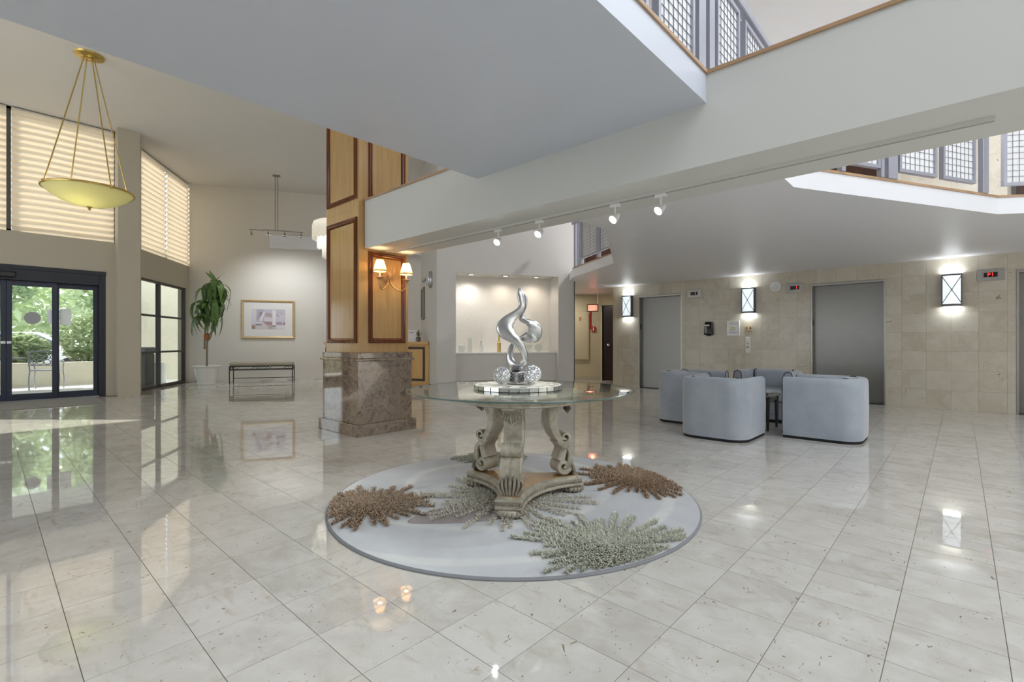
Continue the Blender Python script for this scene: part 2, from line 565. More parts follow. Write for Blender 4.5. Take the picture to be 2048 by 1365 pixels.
def thing(name, label, cat, loc=(0, 0, 0), rz=0.0, group=None):
    o = bpy.data.objects.new(name, None)
    o.empty_display_size = 0.1
    o.location = loc; o.rotation_euler = (0, 0, rz)
    COL.objects.link(o)
    return tag(o, label, cat, group)
def tag(o, label=None, cat=None, group=None, kind=None):
    if label: o['label'] = label
    if cat: o['category'] = cat
    if group: o['group'] = group
    if kind: o['kind'] = kind
    return o
def struct(o, label, cat):
    return tag(o, label, cat, kind='structure')
def copy_tree(o, parent=None):
    c = o.copy(); COL.objects.link(c); c.parent = parent
    for ch in list(o.children):
        copy_tree(ch, c)
    return c
def wall(p, q, z0, z1, th):
    """vertical slab whose visible face runs p->q; thickness goes to the left of p->q"""
    dx, dy = q[0] - p[0], q[1] - p[1]; L = math.hypot(dx, dy); nx, ny = -dy / L * th, dx / L * th
    return [(p[0], p[1]), (q[0], q[1]), (q[0] + nx, q[1] + ny), (p[0] + nx, p[1] + ny)], z0, z1
def text_mesh(txt, size, depth=0.001):
    cu = bpy.data.curves.new('lettering', 'FONT'); cu.body = txt; cu.size = size; cu.extrude = depth
    cu.align_x = 'CENTER'; cu.align_y = 'CENTER'
    ob = bpy.data.objects.new('lettering', cu); COL.objects.link(ob)
    dg = bpy.context.evaluated_depsgraph_get()
    me = bpy.data.meshes.new_from_object(ob.evaluated_get(dg))
    bpy.data.objects.remove(ob); bpy.data.curves.remove(cu)
    return me
def lettering(txt, size, mat, parent, loc, rot, name='lettering'):
    me = text_mesh(txt, size); me.materials.clear(); me.materials.append(MATS[mat])
    return link(name, me, parent, loc, rot)
def cr(pts, n=8, closed=False):
    """Catmull-Rom through tuples of any length"""
    out = []; m = len(pts)
    for k in range(m if closed else m - 1):
        g = lambda j: pts[j % m] if closed else pts[max(0, min(m - 1, j))]
        p0, p1, p2, p3 = g(k - 1), g(k), g(k + 1), g(k + 2)
        for i in range(n):
            t = i / n
            out.append(tuple(0.5 * (2 * b + (c - a) * t + (2 * a - 5 * b + 4 * c - d) * t * t + (3 * b - a - 3 * c + d) * t ** 3) for a, b, c, d in zip(p0, p1, p2, p3)))
    if not closed:
        out.append(tuple(pts[-1]))
    return out

E1 = Vector((0.5, 0.8660254)); E2 = Vector((-0.8660254, 0.5))
CZ = 5.25                                   # high ceiling
# ---------------------------------------------------------------- floor
fl = MB().prism([(6, -7), (6, 12.4), (-11.6, 12.4), (-15.2, 3.8), (-12.95, 2.1), (-12.35, 2.0), (-12.35, -7)], -0.12, -0.0025).build('floor', 'grout')
struct(fl, 'polished cream marble tile floor of the lobby', 'floor')
PX, PY, OX, OY = 0.306, 0.305, 0.12, 1.735
F_ = Vector((-math.sin(R(42.7)), math.cos(R(42.7)))); R_ = Vector((math.cos(R(42.7)), math.sin(R(42.7))))
def in_room(x, y):
    if y > 11.9: return False
    if x < -12.1 and y < 2.2: return False
    if y < 2.2: return x > -12.2
    if (Vector((x, y)) - Vector((-12.9, 2.24))).dot(Vector((-0.56, -0.828))) > -0.1: return False
    return (Vector((x, y)) - Vector((-15.0, 3.66))).dot(E2) < -0.0
near, rest = [], []
for i in range(-52, 18):
    for j in range(-28, 34):
        x0, y0 = OX + i * PX, OY + j * PY
        c = Vector((x0 + PX / 2, y0 + PY / 2))
        if not in_room(c.x, c.y): continue
        d = c.dot(F_); k = c.dot(R_) / d if d > 0.01 else 99
        if 1.35 < d < 9 and abs(k) < 1.13 and abs(k * d) < d * 1.06 + 0.25:
            near.append((d, x0, y0))
        else:
            rest.append((x0, y0))
near.sort()
G = 0.0013
tile_me = MB().box(G, G, -0.02, PX - G, PY - G, 0.0).mesh('tile', 'marble_floor')
for d, x0, y0 in near[:300]:
    link('tile', tile_me, fl, (x0, y0, 0))
mb = MB()
for x0, y0 in rest + [(a, b) for _, a, b in near[300:]]:
    i = len(mb.v)
    mb.v += [(x0 + G, y0 + G, 0), (x0 + PX - G, y0 + G, 0), (x0 + PX - G, y0 + PY - G, 0), (x0 + G, y0 + PY - G, 0)]
    mb.f.append((i, i + 1, i + 2, i + 3))
    mb.v += [(x0 + G, y0 + G, -0.01), (x0 + PX - G, y0 + G, -0.01), (x0 + PX - G, y0 + PY - G, -0.01), (x0 + G, y0 + PY - G, -0.01)]
    for q in range(4):
        mb.f.append((i + q, i + 4 + q, i + 4 + (q + 1) % 4, i + (q + 1) % 4))
tag(mb.build('tiles_beyond', 'marble_floor', fl, recalc=False), kind='stuff')

# ---------------------------------------------------------------- high ceiling and far shell
mb = MB().prism([(-0.2, -7.3), (-0.2, 12.6), (-11.8, 12.6), (-15.25, 3.72), (-13.0, 2.2), (-12.5, 2.05), (-12.5, -7.3)], CZ, CZ + 0.25)
mb.box(-0.2, 6.2, CZ, 6.3, 12.6, CZ + 0.25); mb.box(-0.2, -7.3, CZ, 6.3, -1.5, CZ + 0.25); mb.box(5.6, -1.5, CZ, 6.3, 6.2, CZ + 0.25)  # gap left for the added skylight, out of view
cl = mb.build('ceiling', 'paint_ceiling')
struct(cl, 'high off-white ceiling over the double-height lobby', 'ceiling')

# back wall (30 degree wing)
C0 = Vector((-15.0, 3.66))
C1 = C0 + E1 * 8.6
w = MB().prism(*wall(tuple(C0), tuple(C1), 0, CZ, 0.2)).build('wall_back', 'paint_back')
struct(w, 'plain pale wall behind the bench and framed print', 'wall')
b0 = C0 + E1 * 0.02 - E2 * 0.012; b1 = C1 - E2 * 0.012
w = MB().prism(*wall(tuple(b0), tuple(b1), 0, 0.1, 0.012)).build('baseboard_back', 'paint_back')
struct(w, 'low pale baseboard along the back wall', 'baseboard')
w = MB().prism(*wall((-11.6, 12.2), (-10.7, 11.1), 0, CZ, 0.2))
w.box(-11.6, 12.2, 0, 6.2, 12.4, CZ)
struct(w.build('wall_north', 'paint_white'), 'white outer wall behind the elevators', 'wall')

# ---------------------------------------------------------------- entrance wall
mb = MB()
mb.box(-12.5, -7, 0, -12.3, -1.12, 3.03)
mb.box(-12.5, -1.12, 2.43, -12.3, 1.6, 3.03)
mb.box(-12.5, 1.6, 0, -12.3, 1.8, 3.03)
mb.box(-12.5, -7, 3.03, -12.3, -5.0, CZ)
struct(mb.build('wall_entrance', 'paint_tan'), 'tan wall around the glass entrance doors', 'wall')
pil = MB().prism([(-12.05, 1.75), (-12.05, 2.1), (-12.92, 2.27), (-12.95, 2.1), (-12.5, 1.9), (-12.5, 1.75)], 0, CZ).build('wall_pier', 'paint_tan')
struct(pil, 'tan wall pier between the entrance and the side windows', 'wall')

# window wall at an angle
W0 = Vector((-12.9, 2.24)); W1 = Vector((-15.0, 3.66)); WD = (W1 - W0).normalized(); WN = Vector((-WD.y, WD.x)); WL = (W1 - W0).length
if WN.dot(Vector((0.5, 0.86))) > 0: WN = -WN            # outward
def ww(s, n, z): p = W0 + WD * s + WN * n; return (p.x, p.y, z)
def wwbox(mb, s0, s1, z0, z1, n0, n1):
    q = [ww(s0, n0, 0)[:2], ww(s1, n0, 0)[:2], ww(s1, n1, 0)[:2], ww(s0, n1, 0)[:2]]
    return mb.prism(q, z0, z1)
mb = MB()
wwbox(mb, -0.05, WL + 0.05, 2.46, 3.06, 0, 0.2)
wwbox(mb, 2.36, WL + 0.05, 0, 2.46, 0, 0.2)
struct(mb.build('wall_side', 'paint_tan'), 'tan angled wall holding the side windows', 'wall')
# lower side window: 2 columns x 3 rows
win = thing('window_1', 'black framed side window of six panes by the potted plant', 'window'); tag(win, kind='structure')
cols = [0.0, 0.96, 2.33]; rows = [0.03, 0.83, 1.66, 2.45]
mb = MB()
for s in (0.0, 2.33): wwbox(mb, s - 0.03, s + 0.03, 0, 2.46, 0.03, 0.1)
wwbox(mb, 0.92, 1.0, 0, 2.46, 0.02, 0.1)
wwbox(mb, 0, 2.33, 0, 0.07, 0.02, 0.1); wwbox(mb, 0, 2.33, 2.41, 2.46, 0.03, 0.1)
mb.build('window_frame', 'bronze_frame', win)
for z in rows[1:3]:
    for a, b in ((0.03, 0.92), (1.0, 2.3)):
        wwbox(MB(), a, b, z - 0.022, z + 0.022, 0.03, 0.09).build('glazing_bar', 'bronze_frame', win)
for a, b in ((0.03, 0.92), (1.0, 2.3)):
    for z0, z1 in ((0.07, 0.808), (0.852, 1.638), (1.682, 2.41)):
        wwbox(MB(), a, b, z0, z1, 0.055, 0.06).build('pane', 'pane_glass', win)
# upper windows (frames behind the shades)
win = thing('window_2', 'tall upper side window behind pleated shades above the six panes', 'window'); tag(win, kind='structure')
mb = MB()
for s in (0.03, 1.24, WL - 0.03): wwbox(mb, s - 0.03, s + 0.03, 3.06, CZ, 0.06, 0.13)
wwbox(mb, 0, WL, CZ - 0.05, CZ, 0.06, 0.13); wwbox(mb, 0, WL, 3.06, 3.1, 0.06, 0.13)
mb.build('window_frame', 'bronze_frame', win)
wwbox(MB(), 0.06, 1.21, 3.1, CZ - 0.05, 0.09, 0.095).build('pane', 'pane_glass', win)
wwbox(MB(), 1.27, WL - 0.06, 3.1, CZ - 0.05, 0.09, 0.095).build('pane', 'pane_glass', win)
win = thing('window_3', 'wide upper window behind pleated shades over the entrance doors', 'window'); tag(win, kind='structure')
mb = MB()
ym = [-4.97, -2.3, 0.28, 1.72]
for y in ym: mb.box(-12.46, y - 0.03, 3.03, -12.39, y + 0.03, CZ)
mb.box(-12.46, -5, CZ - 0.05, -12.39, 1.75, CZ); mb.box(-12.46, -5, 3.03, -12.39, 1.75, 3.07)
mb.build('window_frame', 'bronze_frame', win)
for a, b in zip(ym, ym[1:]):
    MB().box(-12.43, a + 0.03, 3.07, -12.425, b - 0.03, CZ - 0.05).build('pane', 'pane_glass', win)

# glass entrance doors
door = thing('door_1', 'dark navy framed automatic sliding glass entrance doors', 'door', (-12.4, 0.25, 0)); tag(door, kind='structure')
mb = MB()
mb.box(-0.1, -1.37, 0, 0.1, -1.27, 2.43); mb.box(-0.1, 1.25, 0, 0.1, 1.35, 2.43); mb.box(-0.1, -1.37, 2.36, 0.12, 1.35, 2.43)
mb.build('door_frame', 'black_frame', door)
mb = MB(); mb.box(-0.08, -1.27, 2.16, 0.13, 1.25, 2.36)
mb.build('header', 'black_frame', door, bevel=(0.01, 2))
MB().box(-0.1, -1.27, 0, 0.12, 1.25, 0.02).build('threshold', 'steel_light', door)
for y0, y1, x in ((-1.27, -0.62, -0.04), (-0.66, 0.0, 0.02), (0.0, 0.66, 0.02), (0.62, 1.25, -0.04)):
    mb = MB(); st = 0.07
    mb.box(x - 0.02, y0, 0.02, x + 0.02, y0 + st, 2.16); mb.box(x - 0.02, y1 - st, 0.02, x + 0.02, y1, 2.16)
    mb.box(x - 0.02, y0 + st, 0.02, x + 0.02, y1 - st, 0.13); mb.box(x - 0.02, y0 + st, 2.07, x + 0.02, y1 - st, 2.16)
    p = mb.build('door_leaf', 'navy_frame', door, bevel=(0.004, 1))
    MB().box(x - 0.004, y0 + st, 0.13, x + 0.002, y1 - st, 2.07).build('pane', 'pane_glass', p)
    if x > 0:
        ys = y1 - 0.035 if y0 < 0 else y0 + 0.035
        MB().box(x + 0.02, ys - 0.03, 1.03, x + 0.05, ys + 0.03, 1.08).build('latch', 'steel_light', p, bevel=(0.006, 2))
MB().lathe([(0, 0), (0.11, 0), (0.11, 0.003), (0, 0.003)], 32).xf(lambda p: Vector((0.024 + p.z, 0.33 + p.x, 1.5 + p.y))).build('door_sticker', 'paper_grey', door)
make_translucent('notice_film', rgb(246, 246, 250), 0.8, rgb(252, 252, 255))
MB().box(0.024, 0.52, 1.40, 0.027, 0.588, 1.66).build('door_notice', 'notice_film', door)
MB().box(-0.036, 0.70, 1.38, -0.033, 0.86, 1.69).build('door_notice', 'notice_film', door)
mb = MB(); mb.box(0.13, -0.2, 2.2, 0.22, 0.12, 2.3)
sensor = mb.build('motion_sensor', 'black_plastic', door, bevel=(0.02, 2))

# ---------------------------------------------------------------- pleated shades
def fold_mesh(length, h):
    """one soft pleat: bellied sheet of fabric, bulging inwards (+y) and hanging over the next"""
    rows = []
    n = max(6, int(length / 0.12)); m = 7
    for i in range(n + 1):
        x = length * i / n; r = []
        for j in range(m + 1):
            t = j / m
            y = 0.085 * (math.sin(PI * min(1, t * 1.05)) ** 0.8) * (0.35 + 0.65 * t) + 0.004 * math.sin(x * 7 + j)
            r.append((x, y, -h * 1.12 * t + 0.004 * math.sin(x * 3.1)))
        rows.append(r)
    return MB().grid(rows).mesh('fold', 'blind_fabric', 60, recalc=False)
def shade(label, p, q, z0, z1, inward, n=19):
    p = Vector(p); q = Vector(q); L = (q - p).length; d = (q - p) / L
    a = math.atan2(d.y, d.x)
    ly = Vector((-math.sin(a), math.cos(a)))
    if ly.dot(Vector(inward)) < 0:
        p, q = q, p; a += PI
    t = thing('window_shade', label, 'window shade', (p.x, p.y, z0), a, 'pleated shades in the upper windows')
    h = (z1 - z0) / n
    me = fold_mesh(L, h)
    for k in range(n):
        link('fold', me, t, (0, 0, (k + 1) * h))
    MB().box(0, -0.02, z1 - z0 - 0.03, L, 0.03, z1 - z0).build('head_rail', 'paint_cream', t)
    return t
def w3(s): p = W0 + WD * s - WN * 0.0 + WN * 0.05; return (p.x, p.y)
shade('wide pleated shade over the entrance doors, right of the mullion', (-12.37, 0.31), (-12.37, 1.73), 3.03, CZ - 0.02, (1, 0))
shade('pleated shade over the entrance, cut off by the left edge of the photo', (-12.37, -2.28), (-12.37, 0.25), 3.03, CZ - 0.02, (1, 0))
shade('pleated side-window shade next to the tan pier', w3(0.02), w3(1.22), 3.06, CZ - 0.02, tuple(-WN))
shade('pleated side-window shade next to the back wall corner', w3(1.26), w3(WL + 0.06), 3.06, CZ - 0.02, tuple(-WN))

# ---------------------------------------------------------------- reception soffit on back wall
p = C0 + E1 * 1.97
q = C0 + E1 * 8.0
sof = MB().prism(*wall(tuple(p - E2 * 0.25), tuple(q - E2 * 0.25), 3.64, 3.98, 0.25)).build('trim_1', 'soffit_white')
struct(sof, 'white boxed soffit high on the back wall over reception', 'soffit')

# ---------------------------------------------------------------- niche block
N0 = Vector((-7.67, 6.1)); N1 = Vector((-6.18, 8.69)); NL = (N1 - N0).length
def nw(s, n): p = N0 + (N1 - N0) / NL * s + E2 * n; return (p.x, p.y)
def nbox(mb, s0, s1, n0, n1, z0, z1): return mb.prism([nw(s0, n0), nw(s1, n0), nw(s1, n1), nw(s0, n1)], z0, z1)
na, nb = 0.385, 2.62
nz = 2.47
mb = MB()
nbox(mb, 0, na, 0, 0.75, 0, CZ); nbox(mb, nb, NL, 0, 0.75, 0, CZ); nbox(mb, na, nb, 0, 0.75, nz, CZ)
nbox(mb, na, nb, 0.10, 0.75, 0, 0.82)
nbox(mb, 0, 0.3, 0.75, 2.69, 0, CZ)
nwall = mb.build('wall_niche', 'paint_niche_wall')
struct(nwall, 'grey-beige wall block with a lit recessed niche', 'wall')
nbox(MB(), na, nb, 0.55, 0.6, 0.84, nz).build('niche_back', 'plaster_rough', nwall)
nbox(MB(), na + 0.001, nb - 0.03, 0.075, 0.55, 0.82, 0.845).build('sill', 'white_matte', nwall)
for s in (0.75, 1.5, 2.2):
    x, y = nw(s, 0.24)
    o = MB().lathe([(0.05, 0), (0.075, 0), (0.075, -0.008), (0.055, -0.01), (0.05, 0)], 24, (x, y, nz)).build('downlight_ring', 'steel_light', nwall, 40)
    MB().lathe([(0, -0.003), (0.05, -0.003)], 24, (x, y, nz)).build('downlight_lens', 'downlight', nwall)
    add_light('niche_downlight', 'SPOT', (x, y, nz - 0.03), 24 if s < 1 else 15, (1, .98, .95) if s < 1 else (1, .88, .74), (0, 0, 0), 0.03, spot=R(150), blend=1.0)
tr = nbox(MB(), NL - 0.002, NL + 0.012, -0.012, 0.05, 0, CZ).build('trim_2', 'bronze_frame')
struct(tr, 'thin dark vertical edge trim at the right end of the niche wall', 'trim')

# hallway left of the elevators
mb = MB()
mb.prism([(-7.35, 11.6), (-8.9, 10.55), (-9.05, 10.7), (-7.45, 11.75)], 0, 2.38)
struct(mb.build('wall_hall', 'paint_hall'), 'yellow-beige side hallway wall with an electrical panel', 'wall')
mb = MB(); mb.box(-7.4, 11.6, 0, -7.3, 11.75, 2.38); mb.box(-7.3, 11.6, 2.08, -6.0, 11.75, 2.38); mb.box(-6.15, 10.25, 0, -6.03, 11.6, 2.38); mb.box(-6.25, 11.6, 0, -6.0, 11.75, 2.08)
struct(mb.build('wall_hall_end', 'paint_hall'), 'beige hallway end wall around the dark door', 'wall')
mb = MB().prism([(-7.37, 11.585), (-8.9, 10.535), (-8.9, 10.55), (-7.36, 11.6)], 0, 0.1)
struct(mb.build('baseboard_hall', 'paint_tan'), 'tan baseboard of the side hallway', 'baseboard')
d2 = thing('door_2', 'dark brown hallway door with a round silver knob', 'door', (-7.3, 11.63, 0)); tag(d2, kind='structure')
MB().box(0, 0, 0.01, 1.05, 0.045, 2.07).build('door_panel', 'hall_door', d2, bevel=(0.004, 1))
mb = MB(); mb.box(-0.04, -0.04, 0, 0, 0.05, 2.1); mb.box(-0.04, -0.04, 2.07, 1.05, 0.05, 2.1)
mb.build('door_frame', 'paint_hall', d2)
MB().lathe([(0, 0), (0.03, 0), (0.03, 0.01), (0.012, 0.015), (0.012, 0.04), (0.03, 0.05), (0.034, 0.065), (0.02, 0.08), (0, 0.082)], 20).xf(lambda p: Vector((0.2 + p.x, -p.z, 0.98 + p.y))).build('door_knob', 'chrome', d2, 50)
MB().box(0.56, -0.003, 1.4, 0.78, 0.0, 1.68).build('door_notice', 'paper', d2)

# ---------------------------------------------------------------- elevator wall
YE = 10.25
DOORS = [(-5.48, -4.44), (-2.02, -0.92), (0.60, 1.70)]
DH = 2.12
WX0, WX1 = -6.03, 2.6
mb = MB()
xs = [WX0] + [v for d in DOORS for v in d] + [WX1]
for a, b in zip(xs[0::2], xs[1::2]):
    mb.box(a, YE + 0.008, 0, b, YE + 0.3, CZ)
for a, b in DOORS:
    mb.box(a, YE + 0.008, DH, b, YE + 0.3, CZ)
mb.box(-7.5, YE + 0.008, 2.56, WX0, YE + 0.3, CZ)
ew = mb.build('wall_elevator', 'grout')
struct(ew, 'beige stone tiled wall with the elevator doors', 'wall')
T = 0.305; g = 0.0008
cache = {}
def stone(x0, x1, z0, z1):
    key = (round(x1 - x0, 3), round(z1 - z0, 3))
    if key not in cache:
        cache[key] = MB().box(g, 0, g, key[0] - g, 0.02, key[1] - g).mesh('stone_tile', 'stone_wall')
    link('stone_tile', cache[key], ew, (x0, YE, z0))
k0 = math.floor((WX0 + 0.1) / T)
for r_ in range(8):
    z0 = r_ * T; z1 = min(2.38, z0 + T)
    for k in range(k0, 12):
        a = max(WX0, k * T - 0.1); b = min(WX1, k * T - 0.1 + T)
        if b - a < 0.005: continue
        segs = [(a, b)]
        if z0 < DH:
            for da, db in DOORS:
                segs = [p for s_ in segs for p in ((s_[0], min(s_[1], da)), (max(s_[0], db), s_[1])) if p[1] - p[0] > 0.004]
        for p in segs:
            stone(p[0], p[1], z0, z1)
        if z0 < DH < z1:
            for da, db in DOORS:
                p = (max(a, da), min(b, db))
                if p[1] - p[0] > 0.004: stone(p[0], p[1], DH, z1)
# upper storey cladding, same stone, larger pieces beyond the parapet
for k in range(-12, 5):
    for r_ in range(4):
        a = k * 0.61 - 0.1; z0 = 2.56 + r_ * 0.66
        if a > 2.4: continue
        key = ('u',)
        if key not in cache:
            cache[key] = MB().box(g, 0, g, 0.61 - g, 0.02, 0.66 - g).mesh('stone_tile', 'stone_wall')
        link('stone_tile', cache[key], ew, (a, YE - 0.002, z0))
UD = [(-2.02, -0.92), (0.60, 1.70), (-6.9, -5.85)]
for n_, (a, b) in enumerate(UD):
    o = thing('door_%d' % (6 + n_), ['dark brown upstairs elevator door behind the mesh railing, middle one', 'dark brown upstairs elevator door at the right edge of the photo', 'dark brown upstairs door above the side hallway'][n_], 'door', (a, YE - 0.03, 2.5)); tag(o, kind='structure')
    MB().box(0, 0, 0, b - a, 0.028, 2.1).build('door_panel', 'dark_brown_door', o, bevel=(0.004, 1))
    m_ = MB(); m_.box(-0.05, -0.02, 0, 0, 0.028, 2.15); m_.box(b - a, -0.02, 0, b - a + 0.05, 0.028, 2.15); m_.box(0, -0.02, 2.1, b - a, 0.028, 2.15)
    m_.build('door_frame', 'bronze_frame', o)
labs = ['stainless steel elevator door nearest the side hallway', 'stainless steel elevator door behind the blue armchairs', 'stainless steel elevator door at the right edge of the photo']
for n_, (a, b) in enumerate(DOORS):
    o = thing('door_%d' % (3 + n_), labs[n_], 'elevator door', (a, YE, 0)); tag(o, kind='structure')
    W_ = b - a
    m_ = MB(); m_.box(0, -0.006, 0, 0.03, 0.16, DH); m_.box(W_ - 0.03, -0.006, 0, W_, 0.16, DH); m_.box(0.03, -0.006, DH - 0.04, W_ - 0.03, 0.16, DH)
    m_.build('door_frame', 'steel_frame', o, bevel=(0.004, 1))
    m_ = MB(); m_.box(0.03, 0.12, 0.012, W_ - 0.03, 0.15, DH - 0.04)
    m_.build('door_panel', 'steel_door', o)
    MB().box(0.03, 0.0, 0, W_ - 0.03, 0.16, 0.011).build('door_sill', 'bronze_frame', o)
    MB().box(0.0305, 0.05, 1.36, 0.034, 0.085, 1.48).build('call_sensor', 'black_plastic', o)

# ---------------------------------------------------------------- mezzanine: bridge, beam, elevator balcony
ZB0, ZB1 = 2.13, 2.67
YB0, YB1 = 2.93, 3.53
bm_ = MB().box(-4.985, YB0, ZB0, 5.9, YB1, ZB1).build('beam_mezzanine', 'paint_beam')
struct(bm_, 'long cream beam crossing the lobby under the bridge', 'beam')
mb = MB(); mb.box(-4.985, YB0 - 0.012, ZB1, -3.13, YB0 + 0.1, ZB1 + 0.02)
mb.box(-1.12, YB0 - 0.012, ZB1, 5.9, YB0 + 0.1, ZB1 + 0.02)
mb.build('wood_cap', 'wood_cap', bm_)
BX0, BX1 = -3.12, -1.12
br = MB().box(BX0, -6.9, 2.50, BX1, YB0, ZB1).build('ceiling_bridge', 'paint_bridge')
struct(br, 'pale blue-grey underside of the mezzanine bridge overhead', 'ceiling')
mb = MB(); mb.box(BX1 - 0.1, -6.9, ZB1, BX1 + 0.012, YB0 - 0.012, ZB1 + 0.02)
mb.build('wood_cap', 'wood_cap', br)
ZS, ZC = 2.38, 2.55
BAL = [(-3.05, YB1), (-1.04, YB1), (-1.04, 4.65), (0.28, 7.06), (5.9, 10.71), (5.9, 12.2), (-6.2, 12.2), (-9.6, 12.2), (-9.6, 9.0), (-6.3, 8.66), (-5.79, 8.10), (-4.26, 7.13), (-3.05, 4.9)]
bal = MB().prism(BAL, ZS, ZC).build('ceiling_balcony', 'paint_slab')
struct(bal, 'smooth grey underside of the balcony in front of the elevators', 'ceiling')
def capstrip(mb, p, q, w=0.09, o=0.012):
    p = Vector(p); q = Vector(q); d = (q - p).normalized(); n = Vector((d.y, -d.x))
    return mb.prism([tuple(p + n * o), tuple(q + n * o), tuple(q - n * w), tuple(p - n * w)], ZC, ZC + 0.02)
mb = MB()
for a, b in (((-1.04, YB1), (-1.04, 4.65)), ((-1.04, 4.65), (0.28, 7.06)), ((0.28, 7.06), (5.9, 10.71)), ((-5.79, 8.10), (-4.26, 7.13)), ((-4.26, 7.13), (-3.05, 4.9)), ((-3.05, 4.9), (-3.05, YB1))):
    capstrip(mb, a, b)
mb.build('wood_cap', 'wood_cap', bal)

grid_cache = {}
def railing(label, p, q, z0, top, panels, posts, low):
    p = Vector(p); q = Vector(q); d = q - p; L = d.length
    t = thing('railing', label, 'railing', (p.x, p.y, z0), math.atan2(d.y, d.x), 'mesh panel railings of the mezzanine')
    H = top - z0
    MB().box(0, -0.03, H - 0.06, L, 0.03, H).build('top_rail', 'alu_grey', t, bevel=(0.006, 1))
    for s, w in posts:
        MB().box(s - w / 2, -0.025, 0, s + w / 2, 0.025, H - 0.06).build('post', 'alu_grey', t, bevel=(0.005, 1))
    for a, b in panels:
        m_ = MB(); f = 0.03; pt = H - 0.10
        m_.box(a, -0.02, low, a + f, 0.02, pt); m_.box(b - f, -0.02, low, b, 0.02, pt)
        m_.box(a + f, -0.02, low, b - f, 0.02, low + f); m_.box(a + f, -0.02, pt - f, b - f, 0.02, pt)
        fr = m_.build('panel', 'alu_grey', t)
        MB().box(a + f, -0.003, low + f, b - f, 0.003, pt - f).build('sheet', 'mesh_white', fr)
        m_ = MB()
        n = max(2, round((b - a - 2 * f) / 0.062))
        for k in range(1, n):
            x = a + f + (b - a - 2 * f) * k / n
            m_.box(x - 0.0009, -0.009, low + f, x + 0.0009, -0.005, pt - f); m_.box(x - 0.0009, 0.005, low + f, x + 0.0009, 0.009, pt - f)
        n = max(2, round((pt - low - 2 * f) / 0.062))
        for k in range(1, n):
            z = low + f + (pt - low - 2 * f) * k / n
            m_.box(a + f, -0.009, z - 0.0009, b - f, -0.005, z + 0.0009); m_.box(a + f, 0.005, z - 0.0009, b - f, 0.009, z + 0.0009)
        m_.build('wire_grid', 'alu_dark', fr)
    return t
XR = BX1 - 0.07
railing('mesh panel railing along the bridge edge at the top of the photo', (XR, 0.6), (XR, 4.6), ZB1 + 0.02, 3.56, [(0.25, 0.8), (1.15, 1.7), (1.81, 2.29), (2.66, 3.1), (3.22, 3.75)], [(0.95, 0.06), (2.40, 0.1), (2.56, 0.08), (3.9, 0.06)], 0.05)
railing('mesh panel railing above the white balcony edge at upper right', (-1.04, 4.65), (0.28, 7.06), ZC + 0.02, 3.5, [(0.57, 1.02), (1.27, 1.79), (1.88, 2.37)], [(0.555, 0.05), (1.045, 0.04), (1.18, 0.12), (2.52, 0.09)], 0.08)
railing('mesh panel railing at the far upper right edge of the photo', (0.30, 7.09), (2.6, 8.58), ZC + 0.02, 3.5, [(0.02, 0.55), (0.7, 1.25), (1.4, 1.95)], [(0.62, 0.06), (2.1, 0.06)], 0.1)
railing('short mesh panel railing beside the niche wall above the side hallway', (-5.79, 8.10), (-4.26, 7.13), ZC + 0.02, 3.5, [(0.47, 1.17), (1.28, 1.8)], [(0.14, 0.05), (0.3, 0.04), (0.42, 0.1), (1.225, 0.09)], 0.1)

# ---------------------------------------------------------------- outer shell out of view: wall openings and skylight added for daylight
mb = MB()
mb.box(-12.5, -7.2, 0, 6.2, -7, 0.15); mb.box(-12.5, -7.2, 3.15, -4.0, -7, CZ); mb.box(-4.0, -7.2, 5.05, 6.2, -7, CZ); mb.box(-4.0, -7.2, 0.15, 6.2, -7, 5.05); mb.box(-12.5, -7.2, 0.15, -11.6, -7, 5.05)
for k in range(1, 4):
    x = -11.6 + k * 1.9; mb.box(x - 0.05, -7.2, 0.15, x + 0.05, -7, 3.15)
struct(mb.build('wall_south', 'paint_white'), 'unseen wall behind the photographer, openings added for daylight', 'wall')
struct(MB().box(6, -7, 0, 6.2, 12.4, CZ).build('wall_east', 'paint_white'), 'plain side wall right of the photographer', 'wall')
mb = MB()
for k in range(1, 4): mb.box(-0.2, -1.5 + k * 1.925 - 0.04, CZ + 0.05, 5.6, -1.5 + k * 1.925 + 0.04, CZ + 0.15)
struct(mb.build('trim_3', 'alu_grey'), 'aluminium bars of the added skylight, out of view over the void', 'trim')
# ceiling lights added out of view to brighten upstairs and the hallway
def added_ceil_lamp(label, x, y, z, e, col=(0.95, 0.97, 1.0), r=0.16):
    t = thing('added_ceiling_light', label, 'ceiling light', (x, y, z), 0, 'added round ceiling lights')
    MB().lathe([(r, 0), (r + 0.03, 0), (r + 0.025, -0.015), (r, -0.02), (r, 0)], 32).build('ring', 'white_gloss', t, 40)
    MB().lathe([(0, -0.006), (r, -0.006)], 32).build('lens', 'downlight', t)
    add_light('downlight', 'AREA', (0, 0, -0.03), e, col, (0, 0, 0), r * 1.6, parent=t)
added_ceil_lamp('added round upstairs ceiling light, out of view above the middle elevator', -3.6, 8.9, CZ, 90)
added_ceil_lamp('added round upstairs ceiling light, out of view above the right-edge elevator', 1.6, 8.9, CZ, 90)
added_ceil_lamp('added round upstairs ceiling light, out of view above the hallway door', -7.4, 9.6, CZ, 60)
added_ceil_lamp('added round ceiling light, out of view in the side hallway', -7.75, 10.35, 2.38, 14, (1, 0.93, 0.8), 0.1)

